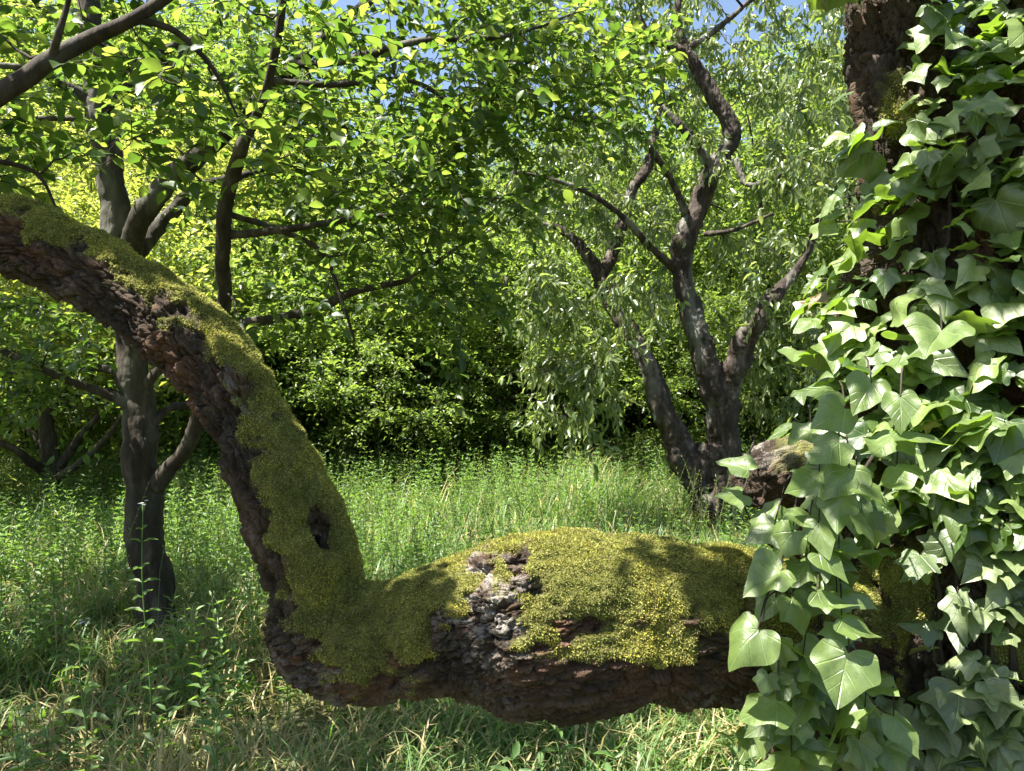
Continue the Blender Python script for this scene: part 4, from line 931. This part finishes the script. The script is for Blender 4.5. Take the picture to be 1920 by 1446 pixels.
# trail of large leaves over the end of the limb: every leaf a part
def ivy_trail():
    rng = np.random.default_rng(15)
    # px, py of leaf centre, size px, in-plane angle of the tip (0 = down, + = towards right), depth, tilt
    L = [(1395, 1210, 118, -35, 1.42), (1430, 1085, 105, -62, 1.46), (1425, 1330, 115, -30, 1.46), (1580, 1270, 130, -15, 1.40), (1590, 1350, 120, 25, 1.5), (1500, 1150, 85, 20, 1.5), (1530, 1230, 80, -20, 1.5),
         (1440, 1140, 80, -20, 1.55), (1480, 1215, 90, -40, 1.5), (1560, 1130, 90, 30, 1.45), (1610, 1180, 95, 35, 1.42), (1600, 1115, 85, 40, 1.46), (1560, 1060, 85, 20, 1.45), (1500, 1070, 80, -30, 1.5), (1470, 1020, 85, -40, 1.5),
         (1540, 1010, 90, 10, 1.46), (1430, 1000, 80, -50, 1.55), (1600, 1040, 80, 30, 1.48), (1620, 990, 85, 20, 1.45), (1570, 960, 90, -10, 1.45), (1500, 965, 80, -50, 1.5), (1640, 930, 90, 20, 1.42), (1580, 905, 95, -20, 1.45),
         (1510, 910, 95, -50, 1.5), (1550, 850, 95, -45, 1.46), (1690, 900, 105, 25, 1.4), (1660, 830, 100, -20, 1.42), (1730, 820, 110, 10, 1.38), (1560, 780, 95, -60, 1.48), (1620, 740, 90, -30, 1.45), (1500, 820, 70, -60, 1.55),
         (1750, 640, 120, -20, 1.34), (1690, 770, 90, 0, 1.4), (1380, 870, 75, -150, 1.6), (1370, 930, 70, -70, 1.62), (1460, 1440, 90, -20, 1.5), (1540, 1420, 90, 10, 1.5), (1500, 1330, 85, -10, 1.52), (1400, 1400, 70, -40, 1.6),
         (1700, 1375, 95, 5, 1.42), (1660, 1290, 70, 30, 1.5), (1440, 960, 70, -60, 1.6), (1480, 1300, 85, 15, 1.54), (1620, 1420, 90, 0, 1.5)]
    b = P(1520, 1300, 1.6); t = thing('ivy', 'loose ivy trail of large heart-shaped leaves draped where the mossy limb joins the trunk', 'ivy', (b[0], b[1], 0))
    st = MB()
    for x, y, s, an, d in L:
        n_ = norm(np.array([-.28, -.62, .72])+rng.normal(size=3)*.33); d = d-.02*rng.random()
        a = math.radians(an); X = np.array([1., 0, 0]); dn = np.array([math.sin(a), 0, -math.cos(a)]); dn = norm(dn-n_*(dn @ n_))
        size = .76*s*d/F; ctr = P(x, y, d); pos = ctr-dn*size*.45
        V, f3, f4, uv = ivy_leaves(['broad', 'mid', 'broad'][rng.integers(3)], pos[None], dn[None], n_[None], np.array([size]), rng)
        hang(build('leaf', (V, {3: f3, 4: f4}), M['ivy'], attrs={'luv': uv}), t)
        r0 = pos+np.array([.03+.03*rng.random(), .10, .05]); twigs(st, r0[None], ((r0+pos)/2+np.array([0, 0, .015]))[None], pos[None], .0022, .0015)
    for rows in [[(1640, 850, 1.62, 5), (1590, 930, 1.57, 5), (1545, 1000, 1.56, 5), (1530, 1080, 1.55, 5), (1540, 1170, 1.54, 4), (1520, 1250, 1.54, 4), (1500, 1350, 1.55, 4), (1490, 1450, 1.56, 3)],
                 [(1530, 1080, 1.55, 4), (1490, 1040, 1.55, 4), (1440, 1020, 1.58, 3), (1400, 960, 1.62, 3), (1385, 900, 1.64, 2)], [(1540, 1170, 1.54, 4), (1600, 1240, 1.52, 3), (1640, 1320, 1.5, 3), (1690, 1350, 1.48, 2)],
                 [(1530, 1090, 1.55, 3), (1480, 1100, 1.53, 3), (1440, 1120, 1.5, 2), (1430, 1170, 1.47, 2)], [(1510, 1290, 1.54, 3), (1450, 1310, 1.5, 2)]]:
        q = cat_rom(px_limb(rows), 6); tube(st, q[:, :3], q[:, 3]*.7, 6, .1)
    hang(build('stem', st, M['bark_dark']), t)
    # smaller filler leaves
    rngf = rng; n = 110; x = rngf.uniform(1440, 1660, n); y = rngf.uniform(860, 1446, n); k = ((x > 1530) | (y > 980)) & ~((x > 1590) & (y > 1080) & (y < 1300)) & ~((x < 1500) & (y > 1040) & (y < 1190)); x, y = x[k], y[k]; n = len(x); d = rngf.uniform(1.5, 1.62, n)
    n_ = norm(np.array([-.2, -.7, .6])+rngf.normal(size=(n, 3))*.35); dn = np.array([0, 0, -1.])+rngf.normal(size=(n, 3))*.5; dn = dn-n_*(dn*n_).sum(1)[:, None]
    V, f3, f4, uv = ivy_leaves('mid', P(x, y, d), dn, n_, rngf.uniform(.04, .07, n), rngf)
    hang(build('foliage', (V, {3: f3, 4: f4}), M['ivy'], attrs={'luv': uv}), t)
ivy_trail()

# ------------------------------------------------------------------ single herbs near the camera
def herb(px, ytop, ybase_d, label, pairs=10, L=.06, flower=False, seed=0):
    rng = np.random.default_rng(seed); d = ybase_d; top = P(px, ytop, d); h = top[2]; x, y = top[0], top[1]
    t = thing('wild_plant', label, 'plant', (x, y, 0)); st, lf, fl = MB(), MB(), MB()
    pts = np.array([[x+.04, y, 0], [x+.02, y, h*.35], [x-.005, y, h*.7], [x, y, h]]); q = cat_rom(pts, 6); tube(st, q, np.linspace(.0035, .0015, len(q)), 6)
    ph = rng.random()*3
    for k in range(pairs):
        f = .25+.72*k/pairs; i = min(len(q)-1, int(f*(len(q)-1))); p0 = q[i]
        for s_ in (0, math.pi):
            an = ph+k*1.57+s_; a = np.array([[math.cos(an), math.sin(an), .25+.4*(f-.5)]]); l_ = L*(1.2-.8*abs(f-.45))*(.85+.3*rng.random())
            leaves(lf, LEAF_LANCE, p0[None], a, np.array([[0, 0, 1.]])+rng.normal(size=(1, 3))*.2, l_, l_*.30)
    if flower:
        for k in range(5):
            c0 = np.array([x, y, h])+rng.normal(size=3)*np.array([.02, .02, .012]); twigs(st, np.array([[x, y, h-.04]]), ((np.array([x, y, h-.03])+c0)/2)[None], c0[None], .001, .0008)
            for m in range(7):
                an = m*.9; leaves(fl, LEAF_FAR, c0[None], np.array([[math.cos(an), math.sin(an), .35]]), np.array([[0, 0, 1.]]), .010, .006)
    hang(build('stem', st, M['weed']), t); hang(build('foliage', lf, M['weed']), t)
    if fl.n: hang(build('flower', fl, M['petal']), t)
herb(268, 945, 3.0, 'tall upright herb with paired leaves and small white flowers in front of the slender trunk', 11, .065, True, 1)
herb(120, 1010, 3.4, 'leafy green herb in the shaded grass near the left edge', 11, .07, False, 2)
herb(1043, 1235, 2.55, 'slim seedling with paired leaves standing under the middle of the mossy limb', 7, .06, False, 3)
herb(152, 1170, 2.75, 'short herb with one white bud in the dry grass left of the slender trunk', 7, .08, True, 4)
herb(335, 1150, 3.3, 'herb with broad pointed leaves at the right foot of the slender trunk', 8, .075, False, 5)
herb(398, 950, 5.2, 'pale green spiky herb between the slender trunk and the mossy limb', 12, .07, False, 6)
